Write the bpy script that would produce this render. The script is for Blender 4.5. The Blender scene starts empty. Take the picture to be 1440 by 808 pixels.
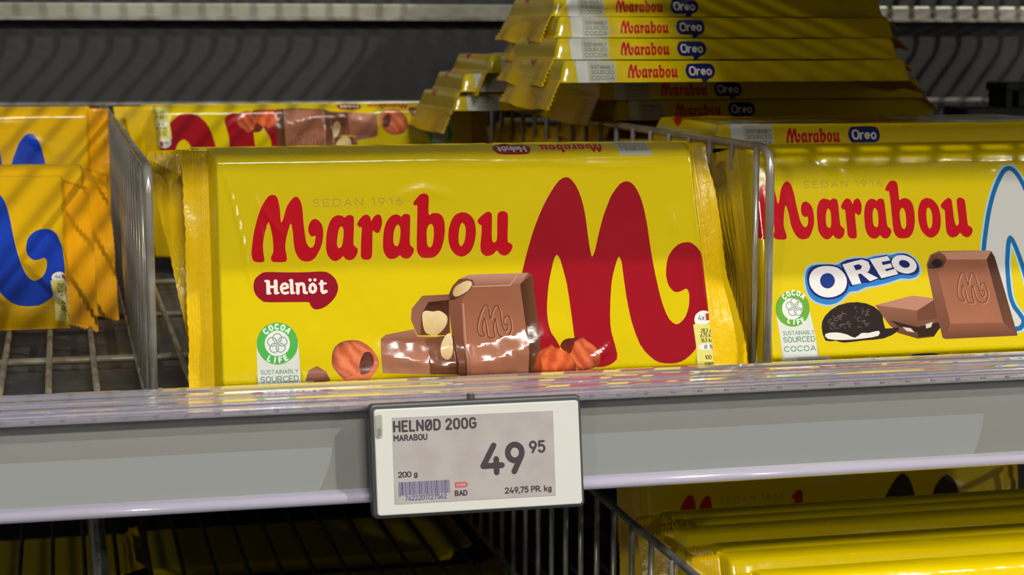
import bpy, math, random
import numpy as np
from mathutils import Vector, Matrix, noise
from mathutils.geometry import delaunay_2d_cdt

# ---------------------------------------------------------------- camera, world, lights, exposure
sc = bpy.context.scene
COL = sc.collection
cam_data = bpy.data.cameras.new('camera'); cam = bpy.data.objects.new('camera', cam_data); COL.objects.link(cam)
cam_data.sensor_width = 36.0; cam_data.lens = 2614.0 * 36.0 / 1440.0
cam_data.clip_start = 0.02; cam_data.clip_end = 50
cam.location = (0, -0.68, 0.137)
_psi, _p = math.radians(13.640948), math.radians(7.604693)
_fw = Vector((math.sin(_psi) * math.cos(_p), math.cos(_psi) * math.cos(_p), -math.sin(_p)))
cam.rotation_euler = _fw.to_track_quat('-Z', 'Y').to_euler()
cam_data.dof.use_dof = True; cam_data.dof.focus_distance = 0.74; cam_data.dof.aperture_fstop = 24
sc.camera = cam

world = bpy.data.worlds.new('world'); sc.world = world; world.use_nodes = True
bg = world.node_tree.nodes['Background']
bg.inputs['Color'].default_value = (1.0, 0.98, 0.95, 1); bg.inputs['Strength'].default_value = 0.12

def lamp(name, kind, loc, target, energy, color=(1, 1, 1), **kw):
    d = bpy.data.lights.new(name, kind); d.energy = energy; d.color = color
    for k, v in kw.items(): setattr(d, k, v)
    o = bpy.data.objects.new(name, d); COL.objects.link(o); o.location = loc
    o.rotation_euler = (Vector(target) - Vector(loc)).to_track_quat('-Z', 'Y').to_euler()
    return o
lamp('track_spotlight', 'SPOT', (3.95, -3.95, 4.45), (0.2, 0.1, 0.0), 980, (1.0, 0.96, 0.89), shadow_soft_size=0.085, spot_size=math.radians(40), spot_blend=0.4)
lamp('aisle_lamp', 'SPOT', (-3.2, -4.6, 1.7), (0.2, 0.0, 0.0), 130, (1.0, 0.98, 0.95), shadow_soft_size=0.08, spot_size=math.radians(50), spot_blend=0.4)
lamp('aisle_lamp', 'SPOT', (5.2, -5.4, 1.75), (0.2, 0.0, 0.0), 200, (1.0, 0.98, 0.95), shadow_soft_size=0.08, spot_size=math.radians(50), spot_blend=0.4)
lamp('ceiling_panel_light', 'AREA', (0.25, -3.0, 2.0), (0.15, 0.0, 0.03), 82, (1.0, 0.98, 0.94), shape='RECTANGLE', size=1.1, size_y=0.25)

sc.view_settings.view_transform = 'Standard'; sc.view_settings.look = 'None'
sc.view_settings.gamma = 1.0; sc.view_settings.use_curve_mapping = False
sc.view_settings.exposure = 0.0

# ---------------------------------------------------------------- helpers
def lin(r, g, b):
    f = lambda c: (c / 255 / 12.92) if c / 255 <= 0.04045 else ((c / 255 + 0.055) / 1.055) ** 2.4
    return (f(r), f(g), f(b))

def mat(name, col, rough=0.5, metal=0.0, bump=None, **kw):
    m = bpy.data.materials.new(name); m.use_nodes = True
    nt = m.node_tree; b = nt.nodes['Principled BSDF']
    b.inputs['Base Color'].default_value = (*col, 1); b.inputs['Roughness'].default_value = rough; b.inputs['Metallic'].default_value = metal
    for k, v in kw.items(): b.inputs[k].default_value = v
    if bump:
        scale, strength, dist = bump
        tc = nt.nodes.new('ShaderNodeTexCoord'); n = nt.nodes.new('ShaderNodeTexNoise'); bp = nt.nodes.new('ShaderNodeBump')
        n.inputs['Scale'].default_value = scale; n.inputs['Detail'].default_value = 3
        bp.inputs['Strength'].default_value = strength; bp.inputs['Distance'].default_value = dist
        nt.links.new(tc.outputs['Object'], n.inputs['Vector']); nt.links.new(n.outputs['Fac'], bp.inputs['Height']); nt.links.new(bp.outputs['Normal'], b.inputs['Normal'])
    return m

def mottle(m, c2, scale, lo=0.4, hi=0.65):
    """procedural second colour of dust or wear, mixed in by noise"""
    nt = m.node_tree; b = nt.nodes['Principled BSDF']; c1 = tuple(b.inputs['Base Color'].default_value)
    tc = nt.nodes.new('ShaderNodeTexCoord'); n = nt.nodes.new('ShaderNodeTexNoise'); r = nt.nodes.new('ShaderNodeValToRGB')
    n.inputs['Scale'].default_value = scale; n.inputs['Detail'].default_value = 6
    r.color_ramp.elements[0].position = lo; r.color_ramp.elements[0].color = c1
    r.color_ramp.elements[1].position = hi; r.color_ramp.elements[1].color = (*c2, 1)
    nt.links.new(tc.outputs['Object'], n.inputs['Vector']); nt.links.new(n.outputs['Fac'], r.inputs['Fac']); nt.links.new(r.outputs['Color'], b.inputs['Base Color'])
    return m

YEL = lin(219, 193, 0)
ORA = lin(232, 190, 2)
M_film = mat('printed_film', YEL, 0.17, bump=(130, 0.06, 0.002), **{'Specular IOR Level': 0.55})
def use_col(m):
    nt = m.node_tree; a = nt.nodes.new('ShaderNodeVertexColor'); a.layer_name = 'Col'
    nt.links.new(a.outputs['Color'], nt.nodes['Principled BSDF'].inputs['Base Color'])
use_col(M_film)
M_fin = mat('crimped_film', ORA, 0.24, bump=(300, 0.15, 0.002))
M_fin_orange = mat('crimped_film_orange', lin(228, 160, 4), 0.2, bump=(200, 0.3, 0.002))
M_wire = mottle(mat('zinc_wire', lin(196, 194, 186), 0.30, 0.6), lin(165, 156, 135), 60)
M_wire_floor = mottle(mat('floor_wire_zinc', lin(165, 158, 140), 0.42, 0.6), lin(140, 120, 85), 40)
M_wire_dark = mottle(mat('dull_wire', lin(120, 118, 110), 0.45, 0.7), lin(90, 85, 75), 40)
M_panel = mottle(mat('dark_back_panel', lin(44, 44, 42), 0.6, bump=(120, 0.1, 0.002)), lin(38, 38, 36), 6)
M_deck = mottle(mat('shelf_deck', lin(60, 63, 61), 0.55), lin(88, 90, 84), 55, 0.45, 0.75)
M_beam = mottle(mat('beam_steel', lin(176, 172, 156), 0.4, 0.3), lin(150, 146, 128), 18)
M_rail = mat('rail_grey', lin(122, 122, 115), 0.35, bump=(60, 0.05, 0.002))
M_strip = mat('rail_strip', lin(131, 134, 131), 0.45)
M_clear = mat('clear_rail_plastic', lin(222, 216, 232), 0.08, **{'Transmission Weight': 0.8, 'IOR': 1.46, 'Coat Weight': 0.5, 'Coat Roughness': 0.06})
M_clear_low = mat('clear_bead_plastic', lin(214, 208, 226), 0.12, **{'Transmission Weight': 0.35, 'IOR': 1.46, 'Coat Weight': 0.6, 'Coat Roughness': 0.06})
M_tick = mat('rail_tick', lin(120, 110, 130), 0.4)
M_house = mat('tag_housing', lin(62, 64, 64), 0.4)
M_bezel = mat('tag_bezel', lin(208, 207, 198), 0.35)
M_screen = mottle(mat('tag_screen', lin(176, 169, 163), 0.3), lin(168, 160, 156), 80)
M_ink = mat('screen_ink', lin(52, 40, 44), 0.5)
M_inkblue = mat('screen_ink_blue', lin(82, 76, 122), 0.5)
M_inkred = mat('screen_ink_red', lin(196, 70, 72), 0.5)
M_lens = mat('lens_plastic', lin(205, 212, 190), 0.1, **{'Transmission Weight': 0.5})
M_black = mat('black_plastic', lin(26, 26, 24), 0.5)
M_card = mottle(mat('carton_card', lin(210, 175, 40), 0.6), lin(200, 165, 45), 12)

def new_mesh(name, verts, faces, m, parent=None, smooth=False):
    me = bpy.data.meshes.new(name); me.from_pydata([tuple(v) for v in verts], [], faces); me.update()
    if m: me.materials.append(m)
    if smooth: me.polygons.foreach_set('use_smooth', [True] * len(me.polygons))
    o = bpy.data.objects.new(name, me); COL.objects.link(o)
    if parent: o.parent = parent
    return o
def thing(name, label, cat, loc=(0, 0, 0), rot=(0, 0, 0), group=None):
    o = bpy.data.objects.new(name, None); COL.objects.link(o); o.location = loc; o.rotation_euler = rot
    o.empty_display_size = 0.02; o['label'] = label; o['category'] = cat
    if group: o['group'] = group
    return o
def dup(root, loc, rot, label, group=None):
    r = root.copy(); COL.objects.link(r); r.location = loc; r.rotation_euler = rot; r['label'] = label
    if group: r['group'] = group
    elif 'group' in r: del r['group']
    for ch in list(root.children):
        c = ch.copy(); COL.objects.link(c); c.parent = r
        for g in list(ch.children):
            d = g.copy(); COL.objects.link(d); d.parent = c
    return r
class MB:
    def __init__(s): s.v, s.f = [], []
    def add(s, v, f):
        o = len(s.v); s.v += [tuple(x) for x in v]; s.f += [tuple(i + o for i in q) for q in f]
    def box(s, x0, x1, y0, y1, z0, z1):
        v = [(x, y, z) for z in (z0, z1) for y in (y0, y1) for x in (x0, x1)]
        s.add(v, [(0, 2, 3, 1), (4, 5, 7, 6), (0, 1, 5, 4), (2, 6, 7, 3), (0, 4, 6, 2), (1, 3, 7, 5)])
    def tube(s, pts, r, n=8, cap=True):
        pts = [Vector(p) for p in pts]; rings = []
        t0 = (pts[1] - pts[0]).normalized(); up = Vector((0, 0, 1)) if abs(t0.z) < 0.9 else Vector((1, 0, 0))
        a = t0.cross(up).normalized()
        for i, p in enumerate(pts):
            t = ((pts[min(i + 1, len(pts) - 1)] - pts[max(i - 1, 0)])).normalized()
            a = (a - t * a.dot(t)).normalized(); b = t.cross(a)
            rings.append([p + a * (r * math.cos(2 * math.pi * k / n)) + b * (r * math.sin(2 * math.pi * k / n)) for k in range(n)])
        v = [q for R in rings for q in R]; f = []
        for i in range(len(pts) - 1):
            for k in range(n): f.append((i * n + k, i * n + (k + 1) % n, (i + 1) * n + (k + 1) % n, (i + 1) * n + k))
        if cap: f.append(tuple(range(n - 1, -1, -1))); f.append(tuple((len(pts) - 1) * n + k for k in range(n)))
        s.add(v, f)
    def prism(s, poly, x0, x1):
        """profile in (y, z) extruded along x"""
        n = len(poly); v = [(x0, y, z) for y, z in poly] + [(x1, y, z) for y, z in poly]
        f = [(i, (i + 1) % n, n + (i + 1) % n, n + i) for i in range(n)] + [tuple(range(n - 1, -1, -1)), tuple(range(n, 2 * n))]
        s.add(v, f)
    def obj(s, name, m, parent=None, smooth=False): return new_mesh(name, s.v, s.f, m, parent, smooth)
def bevel(o, w, seg=2):
    b = o.modifiers.new('bevel', 'BEVEL'); b.width = w; b.segments = seg; b.limit_method = 'ANGLE'; return o
def bend(pts, r, n=5):
    """polyline with rounded corners"""
    P = [Vector(p) for p in pts]; out = [P[0]]
    for i in range(1, len(P) - 1):
        d0 = (P[i - 1] - P[i]).normalized(); d1 = (P[i + 1] - P[i]).normalized(); a, b = P[i] + d0 * r, P[i] + d1 * r
        for k in range(n + 1):
            t = k / n; out.append(a.lerp(P[i], t).lerp(P[i].lerp(b, t), t))
    out.append(P[-1]); return out

# ---------------------------------------------------------------- stroke lettering (cap height 1)
def arc(cx, cy, rx, ry, a0, a1, n=8):
    return [(cx + rx * math.cos(math.radians(a0 + (a1 - a0) * i / n)), cy + ry * math.sin(math.radians(a0 + (a1 - a0) * i / n))) for i in range(n + 1)]
GL = {
 'A': (.66, [[(0, 0), (.33, 1), (.66, 0)], [(.12, .33), (.54, .33)]]),
 'B': (.6, [[(0, 0), (0, 1), (.3, 1)] + arc(.32, .76, .24, .24, 90, -90, 5) + [(0, .52)], arc(.34, .26, .26, .26, 90, -90, 5) + [(0, 0)]]),
 'C': (.62, [arc(.33, .67, .33, .33, 35, 180, 6) + arc(.33, .33, .33, .33, 180, 325, 6)]),
 'D': (.62, [[(0, 0), (0, 1), (.28, 1)] + arc(.28, .68, .34, .32, 90, 0, 4) + arc(.28, .32, .34, .32, 0, -90, 4) + [(0, 0)]]),
 'E': (.52, [[(.52, 1), (0, 1), (0, 0), (.52, 0)], [(0, .52), (.44, .52)]]),
 'F': (.52, [[(.52, 1), (0, 1), (0, 0)], [(0, .5), (.44, .5)]]),
 'G': (.64, [arc(.32, .68, .32, .32, 30, 180, 6) + arc(.32, .32, .32, .32, 180, 360, 7) + [(.64, .48), (.36, .48)]]),
 'H': (.62, [[(0, 0), (0, 1)], [(.62, 0), (.62, 1)], [(0, .5), (.62, .5)]]),
 'I': (.0, [[(0, 0), (0, 1)]]),
 'K': (.58, [[(0, 0), (0, 1)], [(.55, 1), (0, .45)], [(.2, .6), (.58, 0)]]),
 'L': (.48, [[(0, 1), (0, 0), (.48, 0)]]),
 'M': (.74, [[(0, 0), (0, 1), (.37, .42), (.74, 1), (.74, 0)]]),
 'N': (.64, [[(0, 0), (0, 1), (.64, 0), (.64, 1)]]),
 'O': (.64, [arc(.32, .66, .32, .34, 0, 180, 7) + arc(.32, .34, .32, .34, 180, 360, 7) + [(.64, .66)]]),
 'P': (.58, [[(0, 0), (0, 1), (.3, 1)] + arc(.3, .73, .28, .27, 90, -90, 6) + [(0, .46)]]),
 'R': (.6, [[(0, 0), (0, 1), (.3, 1)] + arc(.3, .74, .28, .26, 90, -90, 6) + [(0, .48)], [(.3, .48), (.6, 0)]]),
 'S': (.56, [arc(.28, .74, .28, .26, 30, 240, 7) + arc(.28, .26, .28, .26, 60, -150, 7)]),
 'T': (.6, [[(0, 1), (.6, 1)], [(.3, 1), (.3, 0)]]),
 'U': (.62, [[(0, 1)] + arc(.31, .31, .31, .31, 180, 360, 8) + [(.62, 1)]]),
 'Y': (.62, [[(0, 1), (.31, .48), (.62, 1)], [(.31, .48), (.31, 0)]]),
 'g': (.46, [arc(.23, .35, .23, .3, 20, 340, 9), [(.46, .66), (.46, -.1)] + arc(.23, -.08, .23, .2, 0, -150, 5)]),
 'k': (.46, [[(0, 0), (0, 1)], [(.44, .64), (0, .25)], [(.16, .4), (.46, 0)]]),
 'x': (.46, [[(0, 0), (.46, .66)], [(0, .66), (.46, 0)]]),
 'J': (.4, [[(.4, 1), (.4, .2)] + arc(.2, .2, .2, .2, 0, -160, 5)]),
 'c': (.42, [arc(.22, .33, .22, .33, 40, 320, 7)]), 'a': (.44, [arc(.22, .3, .22, .3, 0, 360, 8), [(.44, .62), (.44, 0)]]), 'l': (.0, [[(0, 0), (0, 1)]]),
 'r': (.3, [[(0, 0), (0, .66)], [(0, .42)] + arc(.24, .4, .24, .24, 170, 80, 3)]),
 'e': (.46, [[(.02, .34), (.46, .38)] + arc(.23, .35, .23, .3, 10, 310, 8)]),
 'o': (.48, [arc(.24, .33, .24, .33, 0, 360, 10)]),
 'n': (.44, [[(0, 0), (0, .66)], [(0, .4)] + arc(.22, .42, .22, .24, 170, 0, 5) + [(.44, 0)]]), 't': (.34, [[(.14, .92), (.14, .14), (.3, .02)], [(0, .64), (.34, .64)]]), '\u00f6': (.48, [arc(.24, .33, .24, .33, 0, 360, 10), [(.12, .86), (.13, .86)], [(.35, .86), (.36, .86)]]),
 '.': (.0, [[(0, 0), (0, .03)]]), ',': (.0, [[(.02, .03), (-.05, -.16)]]),
 '%': (.7, [arc(.15, .8, .15, .2, 0, 360, 6), arc(.55, .2, .15, .2, 0, 360, 6), [(.1, 0), (.6, 1)]]),
 '0': (.58, [arc(.29, .7, .29, .3, 0, 180, 6) + arc(.29, .3, .29, .3, 180, 360, 6) + [(.58, .7)]]),
 '1': (.28, [[(0, .8), (.28, 1), (.28, 0)]]),
 '2': (.56, [arc(.28, .72, .28, .28, 170, -20, 7) + [(0, 0), (.56, 0)]]),
 '3': (.54, [arc(.26, .75, .25, .25, 150, -90, 6), arc(.26, .26, .28, .26, 90, -150, 7)]),
 '4': (.66, [[(.36, 1), (0, .25), (.66, .25)], [(.5, .5), (.5, 0)]]),
 '5': (.54, [[(.5, 1), (.06, 1), (.02, .56)] + arc(.25, .33, .29, .33, 120, -150, 8)]),
 '6': (.58, [arc(.29, .3, .29, .3, 150, -210, 10), [(.02, .42), (.36, 1)]]),
 '7': (.54, [[(0, 1), (.54, 1), (.18, 0)]]),
 '8': (.56, [arc(.28, .75, .24, .25, -90, 270, 8), arc(.28, .26, .28, .26, 90, -270, 9)]),
 '9': (.58, [arc(.29, .7, .29, .3, -30, 330, 10), [(.56, .58), (.22, 0)]]),
}
GL['\u00d8'] = (.64, GL['O'][1] + [[(.04, .06), (.6, .94)]])
def text_strokes(txt, x, y, h, width=None, sp=.22, rot=0.0, right=False):
    """list of polylines of the text, baseline start at (x, y); stretched to width when given"""
    out, px = [], 0.0
    for ch in txt:
        if ch == ' ': px += .42; continue
        w, st = GL[ch]
        for s in st: out.append([(px + a, b) for a, b in s])
        px += w + sp
    tot = px - sp; sx = (width / tot) if width else h
    return [[(x + a * sx, y + b * h) for a, b in s] for s in out]
def arc_text(txt, cx, cy, r, h, a_mid, a_step, flip=False):
    out = []
    for i, ch in enumerate(txt):
        a = a_mid + (i - (len(txt) - 1) / 2) * a_step
        w, st = GL[ch]; ar = math.radians(a); rot = ar + (math.pi / 2 if flip else -math.pi / 2)
        ox, oy = cx + r * math.cos(ar), cy + r * math.sin(ar); c, s_ = math.cos(rot), math.sin(rot)
        for s in st:
            q = [((p - w / 2) * h, (b - .5) * h) for p, b in s]
            out.append([(ox + p * c - b * s_, oy + p * s_ + b * c) for p, b in q])
    return out
def capsule(a, b, r, n=4):
    ax, ay = a; bx, by = b; t = math.atan2(by - ay, bx - ax)
    return [(bx + r * math.cos(t - math.pi / 2 + math.pi * i / n), by + r * math.sin(t - math.pi / 2 + math.pi * i / n)) for i in range(n + 1)] + \
           [(ax + r * math.cos(t + math.pi / 2 + math.pi * i / n), ay + r * math.sin(t + math.pi / 2 + math.pi * i / n)) for i in range(n + 1)]

# ---------------------------------------------------------------- planar print maps
def smooth_loop(P, n=3):
    P = np.array(P, float); N = len(P); out = []
    for i in range(N):
        p0, p1, p2, p3 = P[i - 1], P[i], P[(i + 1) % N], P[(i + 2) % N]
        for k in range(n):
            t = k / n
            out.append(.5 * ((2 * p1) + (-p0 + p2) * t + (2 * p0 - 5 * p1 + 4 * p2 - p3) * t * t + (-p0 + 3 * p1 - 3 * p2 + p3) * t ** 3))
    return np.array(out)
class Layer:
    def __init__(s, part, col, loops=None, strokes=None, r=0.3, smooth=3, shade=None):
        s.part, s.col, s.shade, s.r = part, col, shade, r
        s.loops = [smooth_loop(l, smooth) if smooth > 1 else np.array(l, float) for l in (loops or [])]
        s.seg = [(a, b) for st in (strokes or []) for a, b in zip(st[:-1], st[1:])]
        s.edges = s.loops + [np.array(capsule(a, b, r, 3 if r < .5 else 5)) for a, b in s.seg]
        A = np.concatenate(s.edges); s.lo, s.hi = A.min(0), A.max(0)
    def moved(s, f):
        q = object.__new__(Layer); q.part, q.col, q.shade = s.part, s.col, s.shade
        q.loops = [f(e) for e in s.loops]; q.seg = []; q.r = s.r
        caps = [f(np.array(e)) for e in s.edges[len(s.loops):]]
        q.caps = caps; q.edges = q.loops + caps; A = np.concatenate(q.edges); q.lo, q.hi = A.min(0), A.max(0); return q
    def inside(s, P):
        m = np.all((P >= s.lo - 1e-6) & (P <= s.hi + 1e-6), 1); out = np.zeros(len(P), bool)
        if not m.any(): return out
        Q = P[m]; r = np.zeros(len(Q), bool)
        def pip(L, Q):
            x, y = Q[:, 0][:, None], Q[:, 1][:, None]; a = L; b = np.roll(L, -1, 0)
            c = ((a[:, 1] > y) != (b[:, 1] > y)) & (x < (b[:, 0] - a[:, 0]) * (y - a[:, 1]) / np.where(b[:, 1] == a[:, 1], 1e-12, b[:, 1] - a[:, 1]) + a[:, 0])
            return c.sum(1) % 2 == 1
        for L in s.loops: r ^= pip(L, Q)
        for L in getattr(s, 'caps', None) or s.edges[len(s.loops):]:
            k = np.all((Q >= L.min(0)) & (Q <= L.max(0)), 1)
            if k.any(): r[k] |= pip(L, Q[k])
        out[m] = r; return out

def vnoise(x, y, s): return noise.noise(Vector((x, y, s)))

def bar_body(parent, spec, layers, base_col=YEL):
    """one planar map of the wrapper: each printed region becomes a part, the plain film the rest"""
    uL, v0, H, T = spec['uL'], spec['v0'], spec['H'], spec['T']; uR = spec['uR']; et, eb, el, er = spec['e']
    amp, seed, step = spec['amp'], spec['seed'], spec['step']; creases = spec.get('creases', [])
    prof = lambda t: .72 * (1 - (1 - t) ** 2) + .28 * t
    def height(P):
        u, v = P[:, 0], P[:, 1]
        h = np.ones(len(P))
        for d, e in ((H - v, et), (v - v0, eb), (u - uL, el), (uR(v) - u, er)):
            h *= prof(np.clip(d / e, 0, 1))
        h *= T
        w = np.clip(np.minimum.reduce([H - v, v - v0, u - uL, uR(v) - u]) / 3.0, 0, 1)
        n = np.array([vnoise(a / 34, b / 26, seed) + .42 * vnoise(a / 11, b / 15, seed + 5) + .16 * vnoise(a / 4, b / 7, seed + 9) for a, b in P])
        ends = np.exp(-((u - uL) / 9) ** 2) + np.exp(-((uR(v) - u) / 9) ** 2)
        n2 = np.array([vnoise(a / 2.6, b / 22, seed + 2) for a, b in P])
        h += w * (amp * n + .3 * ends * n2)
        for line, wd, am in creases:
            d = np.full(len(P), 1e9); tt = np.zeros(len(P)); L = 0; tot = sum(math.dist(a, b) for a, b in zip(line[:-1], line[1:]))
            for a, b in zip(line[:-1], line[1:]):
                a, b = np.array(a), np.array(b); l = np.linalg.norm(b - a); t = np.clip(((P - a) @ (b - a)) / l ** 2, 0, 1)
                dd = np.linalg.norm(P - a - t[:, None] * (b - a), axis=1); k = dd < d; d[k] = dd[k]; tt[k] = (L + t[k] * l) / tot; L += l
            env = np.sin(np.clip(tt, 0.02, .98) * math.pi) ** .5
            if am < 0:               # folded tuck: flanks of even slope, slightly crumpled
                d = d + np.array([.9 * vnoise(a / 4.5, b / 4.5, seed + 3) if q < wd * 2 else 0 for (a, b), q in zip(P, d)])
                x = np.clip(1 - np.abs(d) / wd, 0, 1); h += w * -am * env * (x * .8 + .2 * x * x * (3 - 2 * x))
            else: h += w * am * env * np.exp(-(d / wd) ** 2)
        return h
    vs = [v0 + eb * t for t in (0, .12, .25, .4, .55, .7, .85, 1)] + list(np.arange(v0 + eb + step, H - et - step * .5, step)) + [H - et * t for t in (1, .85, .7, .55, .4, .25, .12, 0)]
    pts = []
    for v in vs:
        r_ = float(uR(np.array([v]))[0]); us = np.arange(uL, r_ - step * .4, step); us = list(us) + [uL + .5, uL + 1, uL + 1.6, r_ - 1.6, r_ - 1, r_ - .5, r_]
        jit = (0.0 if v in (v0, H) else 1.0)
        for u in us: pts.append((u, v))
    pts = [tuple(p) for p in np.round(pts, 4)]; pts = list(dict.fromkeys(pts))
    edges = []
    dom_lo = np.array([uL, v0]); 
    for L in layers:
        for e in L.edges:
            e = e.copy(); rr = uR(e[:, 1]) - .02
            e[:, 0] = np.clip(e[:, 0], uL + .02, rr); e[:, 1] = np.clip(e[:, 1], v0 + .02, H - .02)
            i0 = len(pts); n = len(e); pts += [tuple(q) for q in e]; edges += [(i0 + k, i0 + (k + 1) % n) for k in range(n)]
    V, _, F, _, _, _ = delaunay_2d_cdt([Vector(p) for p in pts], edges, [], 0, 1e-4)
    P = np.array([(p.x, p.y) for p in V]); F = np.array([f for f in F if len(f) == 3])
    # orient
    a, b, c = P[F[:, 0]], P[F[:, 1]], P[F[:, 2]]
    cr = (b[:, 0] - a[:, 0]) * (c[:, 1] - a[:, 1]) - (b[:, 1] - a[:, 1]) * (c[:, 0] - a[:, 0])
    F = F[np.abs(cr) > 1e-7]; cr = cr[np.abs(cr) > 1e-7]; F[cr < 0] = F[cr < 0][:, ::-1]
    cen = P[F].mean(1); own = np.full(len(F), -1)
    for i, L in enumerate(layers): own[L.inside(cen)] = i
    h = height(P); e_ = .25
    gx = (height(P + [e_, 0]) - height(P - [e_, 0])) / (2 * e_); gy = (height(P + [0, e_]) - height(P - [0, e_])) / (2 * e_)
    Nn = np.stack([-gx, -np.ones(len(P)), -gy], 1)  # front toward -y: surface y = -h(u, v)
    Nn[:, 0] = -gx; Nn[:, 2] = -gy; Nn /= np.linalg.norm(Nn, axis=1)[:, None]
    XYZ = np.stack([P[:, 0], -h, P[:, 1]], 1) / 1000.0
    parts = {}
    for i, L in enumerate(layers): parts.setdefault(L.part, []).append(i)
    def build(name, sel, back=False):
        f = F[sel]; idx, inv = np.unique(f, return_inverse=True); inv = inv.reshape(f.shape)
        vv = XYZ[idx].tolist(); ff = inv.tolist(); nn = Nn[idx].tolist()
        cols = np.empty((len(f) * 3, 4)); cols[:, 3] = 1
        o_ = own[sel]; k = 0
        colr = np.empty((len(f), 3, 3))
        for li in np.unique(o_):
            m = o_ == li
            if li < 0: colr[m] = base_col; continue
            L = layers[li]; colr[m] = L.col
            if L.shade:
                Q = P[f[m]].reshape(-1, 2); colr[m] = np.array([L.shade(q, L) for q in Q]).reshape(-1, 3, 3)
        cols[:, :3] = colr.reshape(-1, 3)
        nb = 0
        if back:
            n0 = len(vv); B = [(uL, v0), (float(uR(np.array([v0]))[0]), v0)]
            ring = [(uL, v0)] + [(float(uR(np.array([v0]))[0]), v0), (float(uR(np.array([H]))[0]), H), (uL, H)]
            vv += [(q[0] / 1000, 0.0, q[1] / 1000) for q in ring]; nn += [(0, 1, 0)] * 4
            ff = ff + [[n0, n0 + 3, n0 + 2, n0 + 1]]; cols = np.concatenate([cols, np.tile([*base_col, 1], (4, 1))])
        me = bpy.data.meshes.new(name); me.from_pydata(vv, [], ff)
        ca = me.color_attributes.new('Col', 'FLOAT_COLOR', 'CORNER'); ca.data.foreach_set('color', cols.ravel())
        me.materials.append(M_film); me.polygons.foreach_set('use_smooth', [True] * len(me.polygons)); me.update()
        me.normals_split_custom_set_from_vertices(nn)
        o = bpy.data.objects.new(name, me); COL.objects.link(o); o.parent = parent; return o
    build('wrapper', np.nonzero(own < 0)[0], True)
    for name, ids in parts.items():
        sel = np.nonzero(np.isin(own, ids))[0]
        if len(sel): build(name.split('#')[0], sel)

def fin(parent, spec, side, w0, w1, ang, seed, lean=0.0, mat_=None, cr=.6):
    """crimped end seal; width w0 at the bottom to w1 at the top, swung back by ang"""
    v0, H = spec['v0'] + 1.0, spec['H'] - 1.2; uR = spec['uR']
    nv, ns = 44, 15; V, F = [], []
    for j in range(nv + 1):
        v = v0 + (H - v0) * j / nv; ue = float(uR(np.array([v]))[0]) if side > 0 else spec['uL']
        w = w0 + (w1 - w0) * j / nv + (.28 if j % 2 else 0.0) + .8 * vnoise(v / 14, seed, 3)
        a = math.radians(ang + 16 * vnoise(v / 30, seed, 1))
        for i in range(ns + 1):
            s = i / ns; r = w * s
            crimp = cr * math.sin(i * math.pi * .95 + 1.2 * vnoise(v / 20, i * .3, seed)) * min(1, s * 3) + 1.5 * s * vnoise(v / 17, s * 1.5, seed + 7)
            u = ue - side * .4 + side * (r * math.cos(a) + crimp * math.sin(a)); y = -1.2 * (1 - s) + r * math.sin(a) - crimp * math.cos(a)
            V.append((u / 1000, y / 1000, (v + lean * s) / 1000))
    for j in range(nv):
        for i in range(ns):
            q = (j * (ns + 1) + i, j * (ns + 1) + i + 1, (j + 1) * (ns + 1) + i + 1, (j + 1) * (ns + 1) + i)
            F.append(q if side > 0 else q[::-1])
    o = new_mesh('end_seal', V, F, mat_ or M_fin, parent, True)
    m = o.modifiers.new('thickness', 'SOLIDIFY'); m.thickness = 0.0003; m.offset = 0
    return o

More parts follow.
